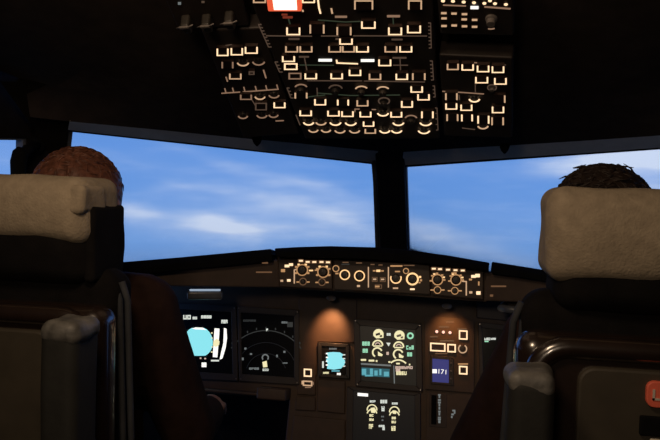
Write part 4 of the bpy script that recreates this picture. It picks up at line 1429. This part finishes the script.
    hb.build('hair', hair_m, t, smooth=True)
    return t


make_person(-0.550, 1, 'person in dark jacket with reddish hair seated in the left pilot seat', 'hair_r', (-0.544, 1.285, 1.140), (-0.345, 1.50, 0.685))
make_person(0.492, -1, 'person with tousled dark hair seated in the right pilot seat', 'hair_d', (0.434, 1.255, 1.118), (0.33, 1.52, 0.67))

# ------------------------------------------------------------------ sky
W = bpy.data.worlds.new('sky')
scene.world = W
W.use_nodes = True
nt = W.node_tree
nt.nodes.clear()
N = nt.nodes.new
out = N('ShaderNodeOutputWorld')
bg = N('ShaderNodeBackground')
nt.links.new(bg.outputs[0], out.inputs[0])
tc = N('ShaderNodeTexCoord')
sep = N('ShaderNodeSeparateXYZ')
nt.links.new(tc.outputs['Generated'], sep.inputs[0])


def math_n(op, a, b=None, c=None):
    n = N('ShaderNodeMath')
    n.operation = op
    for i, v in enumerate((a, b, c)):
        if v is None:
            continue
        if isinstance(v, (int, float)):
            n.inputs[i].default_value = v
        else:
            nt.links.new(v, n.inputs[i])
    return n.outputs[0]


# bearings on the sky: azimuth and elevation in radians
az = math_n('ARCTAN2', sep.outputs[0], sep.outputs[1])
el = math_n('ARCSINE', sep.outputs[2])
comb = N('ShaderNodeCombineXYZ')
nt.links.new(az, comb.inputs[0])
nt.links.new(el, comb.inputs[1])
nzw = N('ShaderNodeTexNoise')
nzw.inputs['Scale'].default_value = 9
nzw.inputs['Detail'].default_value = 5
nt.links.new(comb.outputs[0], nzw.inputs['Vector'])
warp = N('ShaderNodeVectorMath'); warp.operation = 'MULTIPLY_ADD'
nt.links.new(nzw.outputs['Color'], warp.inputs[0])
warp.inputs[1].default_value = (0.07, 0.035, 0)
warp.inputs[2].default_value = (0, 0, 0)
add = N('ShaderNodeVectorMath'); add.operation = 'ADD'
nt.links.new(comb.outputs[0], add.inputs[0])
nt.links.new(warp.outputs[0], add.inputs[1])


def azel(px, py):
    d = ray(px, py)
    return math.atan2(d.x, d.y) + 0.035, math.asin(d.z) + 0.0175


def cloud(px, py, wpx, hpx, rot, amp):
    a, e = azel(px, py)
    sub = N('ShaderNodeVectorMath'); sub.operation = 'SUBTRACT'
    nt.links.new(add.outputs[0], sub.inputs[0])
    sub.inputs[1].default_value = (a, e, 0)
    rt = N('ShaderNodeVectorRotate'); rt.rotation_type = 'Z_AXIS'
    rt.inputs['Angle'].default_value = D2R(rot)
    nt.links.new(sub.outputs[0], rt.inputs['Vector'])
    sc_ = N('ShaderNodeVectorMath'); sc_.operation = 'MULTIPLY'
    nt.links.new(rt.outputs[0], sc_.inputs[0])
    sc_.inputs[1].default_value = (700 / wpx, 700 / hpx, 0)
    dt = N('ShaderNodeVectorMath'); dt.operation = 'DOT_PRODUCT'
    nt.links.new(sc_.outputs[0], dt.inputs[0]); nt.links.new(sc_.outputs[0], dt.inputs[1])
    ex = math_n('EXPONENT', math_n('MULTIPLY', dt.outputs['Value'], -1))
    return math_n('MULTIPLY', ex, amp)


# (x, y, half width, half height, tilt, amount)
CL = [(232, 226, 42, 9, 0, 0.85), (215, 228, 90, 22, 4, 0.22), (300, 210, 70, 9, 14, 0.42), (345, 212, 40, 16, 16, 0.38), (290, 180, 90, 7, 14, 0.26), (190, 187, 40, 4, -3, 0.20),
      (135, 211, 26, 10, 12, 0.55), (260, 205, 80, 30, 10, 0.18), (340, 235, 50, 8, 4, 0.22), (430, 232, 40, 10, 14, 0.42), (480, 250, 60, 9, 14, 0.30), (500, 225, 60, 30, 0, 0.08),
      (630, 157, 66, 11, -6, 1.1), (655, 180, 45, 26, -4, 0.40), (575, 166, 40, 7, -5, 0.35), (430, 165, 40, 8, 0, 0.10), (120, 160, 60, 12, 6, 0.06), (10, 160, 40, 20, 0, 0.12)]
tot = None
for c_ in CL:
    v = cloud(*c_)
    tot = v if tot is None else math_n('ADD', tot, v)
# fine streaks over the broad shapes
mp_ = N('ShaderNodeMapping')
mp_.inputs['Rotation'].default_value = (0, 0, D2R(12))
mp_.inputs['Scale'].default_value = (9, 52, 1)
nt.links.new(comb.outputs[0], mp_.inputs['Vector'])
nz2 = N('ShaderNodeTexNoise')
nz2.inputs['Scale'].default_value = 1.0
nz2.inputs['Detail'].default_value = 6
nt.links.new(mp_.outputs[0], nz2.inputs['Vector'])
st = math_n('MULTIPLY_ADD', nz2.outputs['Fac'], 2.2, -0.08)
tot = math_n('MULTIPLY', tot, st)
base_st = math_n('MULTIPLY', math_n('MAXIMUM', math_n('SUBTRACT', nz2.outputs['Fac'], 0.5), 0.0), 0.35)
tot = math_n('MINIMUM', math_n('ADD', tot, base_st), 1.0)
# blue deepens upward; dim haze far below
rp = N('ShaderNodeValToRGB')
ers = math_n('MULTIPLY_ADD', el, 1.0, 0.5)
nt.links.new(ers, rp.inputs['Fac'])
cr = rp.color_ramp
cr.elements[0].position = 0.15; cr.elements[0].color = (0.10, 0.15, 0.25, 1)
cr.elements[1].position = 0.95; cr.elements[1].color = (0.030, 0.09, 0.30, 1)
for pos, cc in ((0.36, (0.13, 0.25, 0.55, 1)), (0.43, (0.165, 0.365, 0.79, 1)), (0.50, (0.140, 0.330, 0.77, 1)), (0.58, (0.125, 0.305, 0.75, 1)), (0.70, (0.07, 0.19, 0.55, 1))):
    e_ = cr.elements.new(pos); e_.color = cc
mx = N('ShaderNodeMixRGB')
nt.links.new(tot, mx.inputs['Fac'])
nt.links.new(rp.outputs['Color'], mx.inputs['Color1'])
mx.inputs['Color2'].default_value = (0.62, 0.72, 0.92, 1)
nt.links.new(mx.outputs[0], bg.inputs['Color'])
bg.inputs['Strength'].default_value = 1.0


# ------------------------------------------------------------------ lamps of the cockpit and one added fill
def area(name, loc, target, size, col, e):
    l = bpy.data.lights.new(name, 'AREA')
    l.shape = 'DISK'
    l.size = size
    l.color = col
    l.energy = e
    o = bpy.data.objects.new(name, l)
    COL.objects.link(o)
    o.location = loc
    o.rotation_euler = (Vector(target) - Vector(loc)).to_track_quat('-Z', 'Y').to_euler()
    return o


def spot(name, loc, target, ang, col, e, blend=0.9, r=0.01):
    l = bpy.data.lights.new(name, 'SPOT')
    l.spot_size = D2R(ang)
    l.spot_blend = blend
    l.color = col
    l.energy = e
    l.shadow_soft_size = r
    o = bpy.data.objects.new(name, l)
    COL.objects.link(o)
    o.location = loc
    o.rotation_euler = (Vector(target) - Vector(loc)).to_track_quat('-Z', 'Y').to_euler()
    return o


area('dome_lamp', (-0.12, 0.44, 1.67), (-0.05, 0.95, 1.0), 0.20, (1.0, 0.72, 0.47), 2.5)
area('brow_fill', (-0.05, -0.60, 1.50), (0.0, 1.6, 1.3), 0.22, (1.0, 0.76, 0.54), 3.3)  # unseen fill, added to brighten the brow above the windscreens
spot('flood_left', MP.wp(330, 300, 0.085), MP.wp(331, 331, 0.0), 62, (1.0, 0.45, 0.19), 3.0)
spot('flood_right', MP.wp(447, 305, 0.085), MP.wp(449, 339, 0.0), 75, (1.0, 0.42, 0.14), 0.8)

# ------------------------------------------------------------------ camera object and view
cd = bpy.data.cameras.new('camera')
cd.sensor_width = 36
cd.lens = F_PX / 660 * 36
cd.clip_start = 0.02
co = bpy.data.objects.new('camera', cd)
COL.objects.link(co)
m = Matrix((Rv, Uv, -Fv)).transposed().to_4x4()
m.translation = CAM
co.matrix_world = m
scene.camera = co
vs = scene.view_settings
vs.view_transform = 'Standard'
vs.look = 'None'
vs.exposure = 0.0
vs.gamma = 1.0
vs.use_curve_mapping = False
